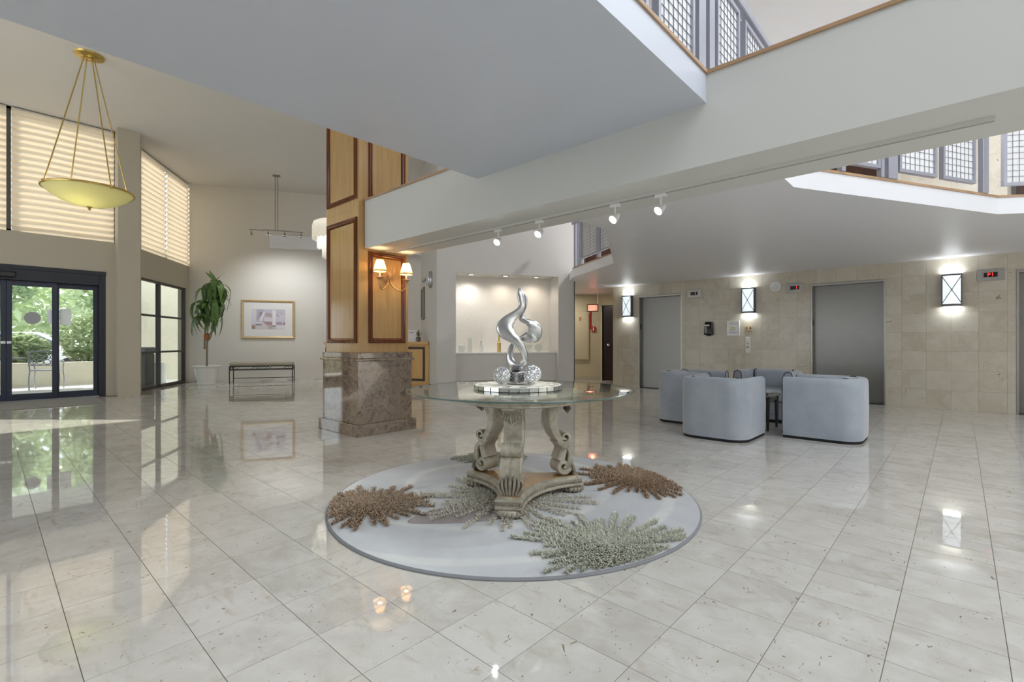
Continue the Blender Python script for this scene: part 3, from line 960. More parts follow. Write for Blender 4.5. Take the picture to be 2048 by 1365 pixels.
# ---------------------------------------------------------------- column with marble base
col = thing('wall_column', 'square golden wood column on a brown marble base', 'column', (-5.385, 3.2, 0)); tag(col, kind='structure')
sx, sy = 0.385, 0.335
def cbox(h0, h1, dx, name, mat, bv=0.004):
    return MB().box(-sx - dx, -sy - dx, h0, sx + dx, sy + dx, h1).build(name, mat, col, bevel=(bv, 1))
cbox(0.0, 0.13, 0.07, 'plinth', 'brown_marble')
cbox(0.13, 0.845, 0.03, 'marble_base', 'brown_marble', 0.002)
cbox(0.845, 0.875, 0.06, 'ledge', 'brown_marble', 0.01)
cbox(0.875, 0.94, 0.035, 'base_cap', 'brown_marble')
cbox(0.94, CZ, 0.0, 'shaft', 'wood_gold', 0.002)
def moulding(face, u0, u1, z0, z1):
    """picture-frame moulding on a column face: mitred, stepped profile"""
    prof = [(0, 0.0), (0.0, 0.014), (0.012, 0.024), (0.026, 0.018), (0.034, 0.026), (0.046, 0.020), (0.052, 0.008), (0.058, 0.0)]
    rows = []
    for (cu, cz, du, dz) in ((u0, z0, 1, 1), (u1, z0, -1, 1), (u1, z1, -1, -1), (u0, z1, 1, -1), (u0, z0, 1, 1)):
        rows.append([(cu + du * o, cz + dz * o, h) for o, h in prof])
    mb = MB().grid(rows)
    if face == 'front':
        mb.xf(lambda p: Vector((p.x, -sy - p.z, p.y)))
    else:
        mb.xf(lambda p: Vector((sx + p.z, p.x, p.y)))
    return mb.build('moulding', 'wood_moulding', col, 35)
for z0, z1 in ((1.05, 2.49), (2.70, 4.6)):
    moulding('front', -0.35, 0.35, z0, z1)
moulding('side', -0.215, 0.285, 1.05, 2.105)
moulding('side', -0.215, 0.285, 2.715, 4.6)
mb = MB().box(-sx - 0.002, -sy - 0.002, 2.588, sx + 0.002, sy + 0.002, 2.592).build('panel_joint', 'wood_counter', col)

# twin-arm sconce on the column (local x = out of the wall, y = along it)
sc_ = thing('wall_sconce', 'gold twin-arm sconce with two small fringed shades on the column', 'wall lamp', (-5.0, 3.235, 1.84))
MB().lathe([(0, 0), (0.062, 0), (0.066, 0.008), (0.05, 0.02), (0.02, 0.03), (0.02, 0.05), (0, 0.055)], 24).xf(lambda p: Vector((p.z, p.x, p.y))).build('backplate', 'antique_gold', sc_, 40)
for sgn, yy in ((-1, -0.205), (1, 0.15)):
    X0 = 0.17
    pth = cr([(0.03, sgn * 0.01, -0.01), (0.05, sgn * 0.03, -0.10), (0.11, yy * 0.65, -0.17), (0.16, yy * 0.95, -0.14), (X0, yy, -0.06)], 8)
    a = MB().tube(pth, 0.008, 8).build('arm', 'antique_gold', sc_, 60)
    curl = [(X0 - 0.02 + 0.0, yy * (0.9 - 0.0) - 0.028 * math.cos(t) * (1 - t / 9) * sgn, -0.12 + 0.028 * math.sin(t) * (1 - t / 9)) for t in [k * 0.35 for k in range(18)]]
    MB().tube(curl, 0.004, 6).build('scroll', 'antique_gold', a, 60)
    MB().lathe([(0, -0.03), (0.012, -0.028), (0.045, 0), (0.042, 0.004), (0, 0.006)], 20, (X0, yy, -0.04)).build('drip_dish', 'antique_gold', sc_, 40)
    MB().lathe([(0, 0), (0.012, 0), (0.012, 0.07), (0, 0.07)], 14, (X0, yy, -0.035)).build('candle', 'white_gloss', sc_, 40)
    sh = MB().lathe([(0.074, -0.005), (0.058, 0.05), (0.04, 0.11)], 28, (X0, yy, 0.045)).build('shade', 'lamp_cloth', sc_, 60)
    m_ = MB()
    for k in range(40):
        an = 2 * PI * k / 40
        m_.box(X0 + 0.073 * math.cos(an) - 0.004, yy + 0.073 * math.sin(an) - 0.004, 0.022, X0 + 0.073 * math.cos(an) + 0.004, yy + 0.073 * math.sin(an) + 0.004, 0.042)
    m_.build('fringe', 'shade_cloth', sh)
    MB().sphere((X0, yy, 0.065), 0.016, 12, 8, 1.5).build('bulb', 'bulb_warm', sc_, 60)
    add_light('sconce_glow', 'POINT', (X0, yy, 0.08), 4.5, (1, 0.72, 0.40), size=0.03, parent=sc_)
loop = cr([(0.05, 0.03, -0.02), (0.07, 0.07, 0.05), (0.07, 0.085, 0.11), (0.07, 0.06, 0.13), (0.07, 0.035, 0.10), (0.06, 0.03, 0.03), (0.05, 0.05, -0.05)], 7)
MB().tube(loop, 0.004, 6).build('ribbon_loop', 'antique_gold', sc_, 60)

# ---------------------------------------------------------------- track with four spots under the beam
YT = 3.23
trk = thing('track_light', 'long white ceiling track with four lit spotlights under the beam', 'track light', (0.0, YT, ZB0))
mb = MB(); mb.box(-4.8, -0.018, -0.02, 0.12, 0.018, 0.0)
mb.build('track', 'paint_beam', trk)
m_ = MB(); m_.box(-4.8, -0.008, -0.0205, 0.12, -0.004, -0.019); m_.box(-4.8, 0.004, -0.0205, 0.12, 0.008, -0.019); m_.build('groove', 'bronze_frame', trk)
MB().box(-4.95, -0.05, -0.012, -4.8, 0.05, 0).build('feed_box', 'paint_beam', trk, bevel=(0.003, 1))
for x in (-3.156, -2.66, -1.92, -1.554):
    MB().box(x - 0.04, -0.016, -0.045, x + 0.04, 0.016, -0.02).build('adapter', 'white_gloss', trk, bevel=(0.004, 1))
    MB().tube([(x, 0, -0.045), (x, 0, -0.105)], 0.006, 8).build('stem', 'white_gloss', trk, 50)
    dv = Vector((-0.15 - 0.3 * (x + 2.2), -0.75, -0.62)).normalized()
    rot = dv.to_track_quat('-Z', 'Y').to_euler()
    hd = MB().lathe([(0, 0.045), (0.014, 0.045), (0.02, 0.03), (0.034, -0.02), (0.036, -0.03), (0.031, -0.03), (0.029, -0.022)], 20).build('spot_head', 'white_gloss', trk, 40)
    hd.location = (x, 0, -0.125); hd.rotation_euler = rot
    MB().lathe([(0, -0.024), (0.03, -0.024)], 20).build('lens', 'bulb_white', hd)
    c = Vector((x, 0, -0.125)) + dv * 0.035
    add_light('track_beam', 'SPOT', c, 30, (0.95, 0.98, 1), rot, 0.03, spot=R(75), blend=0.8, parent=trk)

# ---------------------------------------------------------------- alabaster bowl pendant
pd = thing('bowl_pendant', 'large shallow alabaster bowl pendant hung on four brass rods', 'pendant lamp', (-9.35, 1.03, 3.27))
RB = 0.52
prof = [(0, -0.235), (0.1, -0.228), (0.22, -0.20), (0.34, -0.15), (0.44, -0.085), (0.5, -0.03), (RB, 0.0), (RB - 0.012, 0.0), (0.43, -0.075), (0.33, -0.135), (0.2, -0.185), (0, -0.215)]
MB().lathe(prof, 48).build('bowl', 'bowl_glass', pd, 40)
rim = MB().lathe([(RB - 0.005, -0.012), (RB + 0.012, -0.012), (RB + 0.016, 0.004), (RB + 0.01, 0.014), (RB - 0.008, 0.014), (RB - 0.005, -0.012)], 48).build('rim', 'brass', pd, 40)
for k in range(4):
    a = R(20 + 90 * k)
    MB().lathe([(0, -0.03), (0.02, -0.02), (0.02, 0.015), (0, 0.02)], 10, ((RB + 0.01) * math.cos(a), (RB + 0.01) * math.sin(a), 0)).build('clip', 'brass', rim, 50)
MB().lathe([(0, -0.285), (0.012, -0.28), (0.02, -0.262), (0.012, -0.25), (0.035, -0.238), (0.035, -0.228), (0, -0.228)], 16).build('finial', 'brass', pd, 40)
for k in range(4):
    a = R(20 + 90 * k)
    MB().tube([((RB) * math.cos(a), RB * math.sin(a), 0.01), (0.06 * math.cos(a), 0.06 * math.sin(a), CZ - 3.27 - 0.03)], 0.008, 8).build('rod', 'brass', pd, 60)
MB().lathe([(0, -0.05), (0.03, -0.05), (0.07, -0.04), (0.08, -0.03), (0.17, -0.02), (0.18, 0), (0, 0)], 32, (0, 0, CZ - 3.27)).build('canopy', 'brass', pd, 40)
add_light('bowl_glow', 'POINT', (0.1, -0.08, 0.02), 9, (1, 0.95, 0.78), size=0.12, parent=pd)

# four-spot bar pendant near the print
tp = thing('spot_bar_pendant', 'slim nickel ceiling bar with four small spotlights near the framed print', 'pendant lamp', (-12.63, 4.96, 3.86), math.atan2(E1.y, E1.x))
H = CZ - 3.86
MB().lathe([(0, -0.05), (0.02, -0.05), (0.06, -0.03), (0.06, 0), (0, 0)], 20, (0, 0, H)).xf(lambda p: Vector((p.x * 1.5, p.y, p.z))).build('canopy', 'nickel', tp, 40)
for x in (-0.03, 0.03):
    MB().tube([(x, 0, 0), (x, 0, H - 0.04)], 0.008, 8).build('rod', 'nickel', tp, 60)
m_ = MB(); m_.box(-0.3, -0.01, -0.012, 0.3, 0.01, 0.012); m_.box(-0.62, 0.005, -0.02, -0.28, 0.02, 0.0); m_.box(0.28, -0.02, -0.02, 0.62, -0.005, 0.0)
m_.build('bar', 'nickel', tp)
for x in (-0.57, -0.19, 0.19, 0.57):
    MB().tube([(x, 0, -0.012), (x, 0, -0.07)], 0.008, 8).build('stem', 'nickel', tp, 60)
    h_ = MB().lathe([(0, 0), (0.018, 0), (0.028, -0.04), (0.045, -0.08), (0.04, -0.08), (0, -0.06)], 18, (x, 0.0, -0.06)).build('spot_head', 'nickel', tp, 40)
    MB().lathe([(0, -0.062), (0.038, -0.062)], 18, (x, 0, -0.06)).build('lens', 'bulb_white', h_)
    dv = Vector((0.15 * -x, 0.55, -1)).normalized()
    add_light('bar_spot', 'SPOT', (x, 0.03, -0.16), 34, (0.94, 0.97, 1.0), dv.to_track_quat('-Z', 'Y').to_euler(), 0.04, spot=R(120), blend=1.0, parent=tp)

# tiered shell chandelier over the desk
ch = thing('tiered_chandelier', 'white three-tier drum chandelier half hidden behind the column', 'chandelier', (-10.95, 5.55, 2.95))
for r0, zt, hh in ((0.42, 0.98, 0.42), (0.31, 0.68, 0.32), (0.2, 0.40, 0.26)):
    tier = MB().lathe([(r0 * 0.7, zt), (r0 * 0.93, zt - 0.05), (r0, zt - 0.16), (r0, zt - hh)], 40).build('tier', 'capiz', ch, 60)
    n = int(r0 * 60)
    # scalloped lower edge
    m_ = MB()
    for k in range(n):
        a0 = 2 * PI * k / n; w_ = 2 * PI / n
        rows = []
        for j in range(5):
            t = j / 4; a = a0 + w_ * t; d = 0.05 * math.sin(PI * t)
            rows.append([((r0) * math.cos(a), r0 * math.sin(a), zt - hh), (r0 * math.cos(a), r0 * math.sin(a), zt - hh - d - 0.002)])
        m_.grid(rows)
    m_.build('scallop_edge', 'capiz', tier, recalc=False)
MB().tube([(0, 0, 0.9), (0, 0, CZ - 2.95)], 0.012, 8).build('rod', 'nickel', ch, 60)
MB().lathe([(0, -0.04), (0.07, -0.03), (0.08, 0), (0, 0)], 20, (0, 0, CZ - 2.95)).build('canopy', 'nickel', ch, 40)
MB().lathe([(0, 0.95), (0.3, 0.97), (0.3, 0.98), (0, 0.99)], 24).build('top_plate', 'white_gloss', ch, 40)
add_light('chandelier_glow', 'POINT', (0, 0, 0.55), 9, (1, 0.95, 0.88), size=0.1, parent=ch)

# ---------------------------------------------------------------- elevator wall sconces
def wsconce(label, x, zc):
    t = thing('elevator_sconce', label, 'wall lamp', (x, YE, zc), 0, 'box sconces on the elevator wall')
    w_, h_, d_ = 0.12, 0.245, 0.10
    MB().box(-w_, -0.02, -h_, w_, 0, h_).build('backplate', 'lamp_frame', t)
    rows = []
    for z in (-h_ + 0.02, h_ - 0.02):
        rows.append([(-w_ + 0.012, -0.02, z), (-w_ + 0.012, -d_ * 0.75, z), (-w_ * 0.4, -d_, z), (w_ * 0.4, -d_, z), (w_ - 0.012, -d_ * 0.75, z), (w_ - 0.012, -0.02, z)])
    MB().grid(rows).build('diffuser', 'diffuser_cool', t, 60)
    m_ = MB()
    for z in (-h_, h_ - 0.024):
        m_.prism([(-w_, 0), (-w_, -d_ * 0.75 - 0.008), (-w_ * 0.4, -d_ - 0.01), (w_ * 0.4, -d_ - 0.01), (w_, -d_ * 0.75 - 0.008), (w_, 0), (w_ - 0.012, 0), (w_ - 0.012, -d_ * 0.75), (w_ * 0.4, -d_), (-w_ * 0.4, -d_), (-w_ + 0.012, -d_ * 0.75), (-w_ + 0.012, 0)], z, z + 0.024)
    for s in (-1, 1):
        m_.box(s * w_ - 0.014 if s > 0 else -w_, -d_ * 0.75 - 0.01, -h_, s * w_ if s > 0 else -w_ + 0.014, -0.01, h_)
    m_.build('frame', 'lamp_frame', t)
    def fr(u):
        return -(d_ + 0.006) if abs(u) < w_ * 0.4 else -(d_ + 0.006 - d_ * 0.25 * (abs(u) - w_ * 0.4) / (w_ * 0.6))
    for s in (-1, 1):
        pts = [(u * s, fr(u), h_ * 0.92 * u / w_) for u in [w_ * 0.92 * (k / 8 - 1) for k in range(17)]]
        MB().tube(pts, 0.005, 6).build('cross_wire', 'lamp_frame', t, 60)
    MB().sphere((0, -d_ - 0.008, 0), 0.01, 10, 6).build('boss', 'lamp_frame', t, 60)
    add_light('sconce_up', 'AREA', (0, -0.055, h_ + 0.005), 1.8, (0.9, 0.96, 1), (PI, 0, 0), 0.2, 0.07, parent=t)
    add_light('sconce_down', 'AREA', (0, -0.055, -h_ - 0.005), 1.8, (0.9, 0.96, 1), (0, 0, 0), 0.2, 0.07, parent=t)
wsconce('lit box sconce left of the elevator nearest the side hallway', -5.74, 1.90)
wsconce('lit box sconce above the framed notice and call buttons', -3.075, 1.885)
wsconce('lit box sconce between the middle and right-edge elevators', -0.10, 1.875)

# floor indicators
def indicator(label, x, z, txt, first):
    t = thing('floor_indicator', label, 'display', (x, YE, z), 0, 'elevator floor indicators')
    MB().box(-0.15, -0.012, -0.088, 0.15, 0, 0.088).build('plate', 'steel_frame', t, bevel=(0.003, 1))
    MB().box(-0.075, -0.014, -0.035, 0.075, -0.012, 0.035).build('screen', 'black_plastic', t)
    lettering(txt, 0.075, 'led_red', t, (0.03 if len(txt) == 1 else 0.0, -0.0155, 0), (R(90), 0, 0), 'digit')
indicator('floor indicator panel right of the hallway-side elevator', -4.172, 2.095, '1', True)
indicator('floor indicator panel left of the middle elevator', -2.272, 2.076, '1', False)
indicator('floor indicator panel reading P near the right-edge elevator', 0.333, 2.075, 'P1', False)

# smoke/speaker disc
t = thing('ceiling_speaker', 'round white speaker disc high on the elevator wall', 'speaker', (-2.6, YE, 2.119))
MB().lathe([(0, 0), (0.09, 0), (0.09, 0.01), (0.075, 0.02), (0, 0.022)], 32).xf(lambda p: Vector((p.x, -p.z, p.y))).build('disc', 'white_gloss', t, 40)
m_ = MB()
for r_ in (0.02, 0.04, 0.06):
    m_.lathe([(r_ - 0.003, 0.0215), (r_ + 0.003, 0.0215), (r_, 0.0235)], 24).xf(lambda p: p)
m_.xf(lambda p: Vector((p.x, -p.z, p.y))); m_.build('grille', 'paper_grey', t)
# hand sanitiser dispenser
t = thing('sanitizer_dispenser', 'black wall-mounted hand sanitizer dispenser', 'dispenser', (-3.85, YE, 1.345))
MB().box(-0.085, -0.1, -0.14, 0.085, 0, 0.14).xf(lambda p: Vector((p.x * (1 - 0.15 * max(0, p.z / 0.14)), p.y * (0.8 if p.z > 0 else 1), p.z))).build('body', 'black_plastic', t, 40, (0.025, 3))
MB().box(-0.06, -0.105, 0.045, 0.03, -0.08, 0.075).build('label_strip', 'paper', t)
MB().box(-0.05, -0.108, -0.1, -0.02, -0.095, 0.03).build('window_strip', 'paper_grey', t)
MB().box(-0.03, -0.09, -0.16, 0.03, -0.04, -0.138).build('nozzle', 'black_plastic', t, bevel=(0.006, 2))
# framed notice
t = thing('framed_notice', 'white framed notice on the elevator wall', 'notice', (-3.37, YE, 1.34))
m_ = MB(); a, b = 0.12, 0.15
m_.box(-a, -0.02, -b, -a + 0.015, 0, b); m_.box(a - 0.015, -0.02, -b, a, 0, b); m_.box(-a + 0.015, -0.02, -b, a - 0.015, 0, -b + 0.015); m_.box(-a + 0.015, -0.02, b - 0.015, a - 0.015, 0, b)
m_.build('frame', 'white_gloss', t)
MB().box(-a + 0.015, -0.008, -b + 0.015, a - 0.015, 0, b - 0.015).build('sheet', 'paper', t)
m_ = MB(); m_.box(-0.05, -0.0095, 0.0, 0.04, -0.0085, 0.025); m_.box(-0.06, -0.0095, -0.035, 0.05, -0.0085, -0.012); m_.build('printed_block', 'plaque_tan', t)
m_ = MB()
for z in (0.1, 0.085, 0.07, -0.06, -0.075, -0.09, -0.105): m_.box(-0.08, -0.0095, z, 0.07, -0.0085, z + 0.004)
m_.build('printed_lines', 'paper_grey', t)
# fire stair plaque
t = thing('stair_plaque', 'small tan pictogram plaque above the elevator call buttons', 'sign', (-3.085, YE, 1.33))
MB().box(-0.075, -0.01, -0.065, 0.075, 0, 0.065).build('plate', 'plaque_tan', t, bevel=(0.003, 1))
m_ = MB()
for k in range(4): m_.box(-0.06 + k * 0.012, -0.012, -0.035 + k * 0.01, -0.048 + k * 0.012, -0.01, -0.025 + k * 0.01)
m_.bar((-0.045, -0.012, 0.0), (-0.02, -0.012, 0.03), 0.003, 0.012); m_.build('stair_symbol', 'ink_brown', t)
MB().lathe([(0, -0.02), (0.016, -0.008), (0.014, 0.008), (0, 0.03)], 12, (0.04, -0.011, 0.005)).xf(lambda p: Vector((p.x, -0.011 + (p.y + 0.011) * 0.15, p.z))).build('flame_symbol', 'ink_brown', t)
MB().box(-0.055, -0.0115, -0.054, 0.055, -0.01, -0.046).build('caption', 'ink_brown', t)
# call buttons
t = thing('call_button_panel', 'tall ivory elevator call panel with two round buttons', 'call panel', (-3.094, YE, 1.005))
MB().box(-0.047, -0.012, -0.158, 0.047, 0, 0.158).build('plate', 'white_matte', t, bevel=(0.003, 1))
for z in (0.03, -0.045):
    MB().lathe([(0, 0), (0.018, 0), (0.018, 0.008), (0.014, 0.012), (0, 0.012)], 20).xf(lambda p: Vector((p.x, -0.012 - p.z, z + p.y))).build('button', 'nickel', t, 40)

# hallway: exit sign, electrical panel, strobe
ex = thing('exit_sign', 'red lit EXIT sign hanging in the side hallway', 'exit sign', (-7.22, 11.0, 1.97), R(32))
MB().box(-0.15, -0.035, -0.1, 0.15, 0.035, 0.1).build('housing', 'bronze_frame', ex, bevel=(0.006, 1))
MB().box(-0.125, -0.038, -0.078, 0.125, -0.034, 0.078).build('face', 'paper', ex)
lettering('EXIT', 0.11, 'exit_glow', ex, (0, -0.0395, 0), (R(90), 0, 0))
MB().box(0.12, -0.012, 0.1, 0.145, 0.012, 0.41).build('stem', 'white_gloss', ex)
MB().box(-0.5, -0.012, 0.385, 0.12, 0.012, 0.41).build('conduit', 'white_gloss', ex)
add_light('exit_glow_light', 'POINT', (0, -0.15, 0), 1.2, (1, 0.2, 0.1), size=0.05, parent=ex)
hd_ = Vector((-8.9, 10.55)) - Vector((-7.35, 11.6)); hd_.normalize()
def hp(s, n): p = Vector((-7.35, 11.6)) + hd_ * s + Vector((-hd_.y, hd_.x)) * n; return p
ha = math.atan2(-hd_.y, -hd_.x)
p = hp(0.62, 0.0)
el = thing('electrical_panel', 'beige electrical panel door on the hallway wall', 'electrical panel', (p.x, p.y, 0.55), ha)
MB().box(-0.3, -0.05, 0, 0.3, -0.001, 1.33).build('cabinet', 'paint_hall', el, bevel=(0.006, 1))
MB().box(-0.27, -0.06, 0.03, 0.27, -0.05, 1.30).build('panel_door', 'paint_hall', el, bevel=(0.003, 1))
MB().box(-0.17, -0.062, 1.13, -0.09, -0.06, 1.19).build('label_plate', 'ink_brown', el)
MB().box(0.03, -0.062, 1.10, 0.09, -0.06, 1.2).build('label_plate', 'tag_orange', el)
p = hp(0.2, 0.0)
fp = thing('fire_alarm', 'small red fire alarm strobe right of the electrical panel', 'fire alarm', (p.x, p.y, 1.42), ha)
MB().box(-0.05, -0.05, -0.07, 0.05, -0.001, 0.07).build('housing', 'red_metal', fp, bevel=(0.008, 2))
MB().box(-0.015, -0.06, -0.05, 0.015, -0.05, 0.05).build('strobe', 'white_gloss', fp, bevel=(0.004, 1))
MB().box(-0.09, -0.02, 0.0, -0.06, -0.001, 0.5).build('conduit', 'red_metal', fp)

# ---------------------------------------------------------------- return wall fittings by reception
RW = Vector((-7.67, 6.1)); rwa = math.atan2(E2.y, E2.x)    # local +y faces out of the wall
def rwp(s, z, n=0.0): p = RW + E2 * s - E1 * n; return (p.x, p.y, z)
t = thing('wall_clock', 'round silver wall clock seen edge-on by the niche wall', 'clock', rwp(0.75, 2.40), rwa)
ring = MB().lathe([(0.165, 0), (0.185, 0.0), (0.185, 0.03), (0.17, 0.05), (0.155, 0.03)], 40).xf(lambda p: Vector((p.x, p.z, p.y))).build('rim', 'steel_light', t, 40)
MB().lathe([(0, 0.025), (0.16, 0.025), (0.16, 0.0), (0, 0)], 40).xf(lambda p: Vector((p.x, p.z, p.y))).build('dial', 'paper', t, 40)
m_ = MB(); m_.bar((0, 0.03, 0), (0.06, 0.03, 0.06), 0.004, 0.008); m_.bar((0, 0.03, 0), (-0.02, 0.03, 0.12), 0.004, 0.006); m_.build('hands', 'black_plastic', t)
t = thing('wall_mirror', 'narrow grey-framed mirror seen edge-on beside the desk', 'mirror', rwp(2.1, 1.98), rwa)
m_ = MB(); m_.box(-0.25, 0, -0.38, 0.25, 0.04, -0.33); m_.box(-0.25, 0, 0.33, 0.25, 0.04, 0.38); m_.box(-0.25, 0, -0.33, -0.2, 0.04, 0.33); m_.box(0.2, 0, -0.33, 0.25, 0.04, 0.33)
m_.build('frame', 'nickel', t)
MB().box(-0.2, 0, -0.33, 0.2, 0.02, 0.33).build('glass', 'chrome', t)
t = thing('wall_hook', 'small dark wall hook left of the clock', 'hook', rwp(1.75, 2.5), rwa)
MB().tube(cr([(0, 0, 0.06), (0, 0.02, -0.02), (0, 0.06, -0.03), (0, 0.07, 0.02)], 6), 0.008, 6).build('hook', 'bronze_frame', t, 60)
t = thing('wall_outlet', 'white wall outlet low beside the niche wall', 'outlet', rwp(0.6, 0.32), rwa)
MB().box(-0.04, 0, -0.06, 0.04, 0.008, 0.06).build('plate', 'white_gloss', t, bevel=(0.002, 1))
m_ = MB(); m_.box(-0.015, 0.008, 0.015, 0.015, 0.01, 0.04); m_.box(-0.015, 0.008, -0.04, 0.015, 0.01, -0.015); m_.build('sockets', 'paper_grey', t)

# ---------------------------------------------------------------- reception counter
A0 = Vector((-11.72, 5.72)); A1 = Vector((-8.62, 6.62)); AD = (A1 - A0).normalized(); AN = Vector((-AD.y, AD.x)); AL = (A1 - A0).length
ct = thing('reception_counter', 'curved golden wood reception counter with dark framed panels', 'counter', (A0.x, A0.y, 0), math.atan2(AD.y, AD.x))
def ctpath(off):
    """front outline: rounded left end then straight; local x along the front"""
    pts = []
    r = 0.45 - off
    for k in range(9):
        a = PI + (PI / 2) * k / 8
        pts.append((0.25 + r * math.cos(a) * 1.0, 0.45 + r * math.sin(a)))
    pts.append((AL, off))
    return pts
def ctsolid(off, z0, z1, depth=0.75):
    f = ctpath(off)
    return MB().prism(f + [(AL, depth), (f[0][0], depth)], z0, z1)
ctsolid(0.05, 0.0, 0.1).build('kick', 'wood_counter', ct)
ctsolid(0.02, 0.1, 1.0).build('body', 'wood_counter', ct, 30)
ctsolid(-0.02, 1.0, 1.067).build('counter_top', 'wood_counter', ct, 30)
def ctframe(x0, x1, z0, z1, fn):
    m_ = MB(); w_ = 0.05
    for a, b, c, d in ((x0, x1, z0, z0 + w_), (x0, x1, z1 - w_, z1), (x0, x0 + w_, z0 + w_, z1 - w_), (x1 - w_, x1, z0 + w_, z1 - w_)):
        m_.box(a, -0.012, c, b, 0.02, d)
    m_.xf(fn); m_.build('panel_frame', 'wood_counter_dark', ct)
for x0, x1 in ((0.3, 0.9), (1.0, 1.6), (1.7, 2.25), (2.35, 3.12)):
    ctframe(x0, x1, 0.19, 0.95, lambda p: Vector((p.x, p.y + 0.02, p.z)))
def bend(p):
    a = -PI / 2 - (0.25 - p.x) / 0.45
    r = 0.43 - p.y
    return Vector((0.25 + r * math.cos(a), 0.45 + r * math.sin(a), p.z))
ctframe(-0.42, -0.16, 0.14, 0.93, bend); ctframe(-0.10, 0.18, 0.14, 0.93, bend)

# items on the counter
ctr = math.atan2(AD.y, AD.x)
def cp(x, y, z=1.067): p = A0 + AD * x + AN * y; return (p.x, p.y, z)
t = thing('photo_display', 'two black framed photo boards stacked on a small stand', 'photo display', cp(0.22, 0.4), R(40))
MB().box(-0.16, -0.06, 0.0, 0.16, 0.06, 0.02).build('base', 'white_gloss', t)
for x in (-0.06, 0.06): MB().tube([(x, 0, 0.02), (x, 0, 0.10)], 0.012, 8).build('leg', 'steel_light', t, 60)
MB().box(-0.2, -0.07, 0.10, 0.2, 0.07, 0.16).build('tray', 'paper_grey', t)
for k, (x, z, w_, h_) in enumerate(((-0.02, 0.20, 0.26, 0.33), (0.08, 0.54, 0.24, 0.29))):
    f_ = MB().box(-w_, 0, 0, w_, 0.02, h_).build('board', 'monitor_black', t)
    f_.location = (x, 0.0 + 0.05 * k, z); f_.rotation_euler = (R(-14), R(6), 0)
    MB().box(-w_ + 0.02, -0.003, 0.02, w_ - 0.02, 0, h_ - 0.02).build('photo', 'photo_print', f_)
t = thing('acrylic_sign', 'small white tilted paper sign on the counter', 'sign', cp(2.68, 0.1), ctr + R(20))
o = MB().box(-0.1, -0.003, 0, 0.1, 0.003, 0.27).build('sheet', 'paper', t); o.rotation_euler = (R(-12), 0, 0)
o2 = MB().box(-0.05, -0.005, 0.2, 0.05, -0.003, 0.225).build('heading', 'paper_grey', o)
MB().box(-0.1, -0.03, 0, 0.1, 0.07, 0.006).build('foot', 'vase_glass', t)
t = thing('desk_plant', 'little succulent in a dark round pot on the counter', 'plant', cp(2.88, 0.1))
MB().lathe([(0, 0), (0.035, 0), (0.06, 0.04), (0.055, 0.09), (0.04, 0.11), (0.04, 0.105), (0, 0.1)], 20).build('pot', 'granite_table', t, 40)
random.seed(5)
lf = MB().grid([[(-0.004, 0, 0), (0.004, 0, 0)], [(-0.016, 0.03, 0.05), (0.016, 0.03, 0.05)], [(-0.014, 0.07, 0.09), (0.014, 0.07, 0.09)], [(-0.002, 0.09, 0.10), (0.002, 0.09, 0.10)]]).mesh('leaf', 'leaf_succ', 60, recalc=False)
for k in range(14):
    o = link('leaf', lf, t, (0, 0, 0.1), (R(random.uniform(-10, 35)), 0, k * 2.4)); o.scale = (1, 1, random.uniform(0.8, 1.5))

# ---------------------------------------------------------------- glass vases on the niche sill
def vase(label, s, n, prof, mat='vase_glass'):
    x, y = nw(s, n)
    t = thing('glass_vase', label, 'vase', (x, y, 0.845), 0, 'vases on the niche sill')
    return MB().lathe(prof, 24).build('body', mat, t, 40), t
vase('small clear tumbler at the left end of the niche sill', 0.55, 0.25, [(0, 0), (0.06, 0), (0.075, 0.14), (0.07, 0.14), (0.055, 0.01), (0, 0.01)])
b_, t = vase('tall clear cylinder vase near the left end of the niche sill', 0.74, 0.3, [(0, 0), (0.045, 0), (0.045, 0.3), (0.04, 0.3), (0.04, 0.01), (0, 0.01)])
b_, t = vase('clear vase with dry stems left of the sculpture on the niche sill', 0.98, 0.3, [(0, 0), (0.04, 0), (0.055, 0.08), (0.02, 0.2), (0.03, 0.24), (0.026, 0.24), (0.015, 0.2), (0, 0.02)])
for k in range(5):
    a = 2 * PI * k / 5
    MB().tube([(0, 0, 0.1), (0.01 * math.cos(a), 0.01 * math.sin(a), 0.3), (0.06 * math.cos(a), 0.06 * math.sin(a), 0.48)], 0.003, 5).build('stem', 'paper', t)
vase('gold and glass bottle behind the sculpture on the niche sill', 1.36, 0.25, [(0, 0), (0.04, 0), (0.042, 0.2), (0.02, 0.22), (0.016, 0.36), (0, 0.36)], 'brass')
vase('clear flared bowl right of the sculpture on the niche sill', 2.03, 0.25, [(0, 0), (0.05, 0), (0.02, 0.03), (0.09, 0.16), (0.085, 0.16), (0.015, 0.04), (0, 0.02)])
vase('round clear fishbowl vase at the right end of the niche sill', 2.27, 0.28, [(0, 0), (0.05, 0), (0.095, 0.07), (0.085, 0.14), (0.05, 0.17), (0.045, 0.165), (0.08, 0.135), (0.088, 0.07), (0, 0.012)])

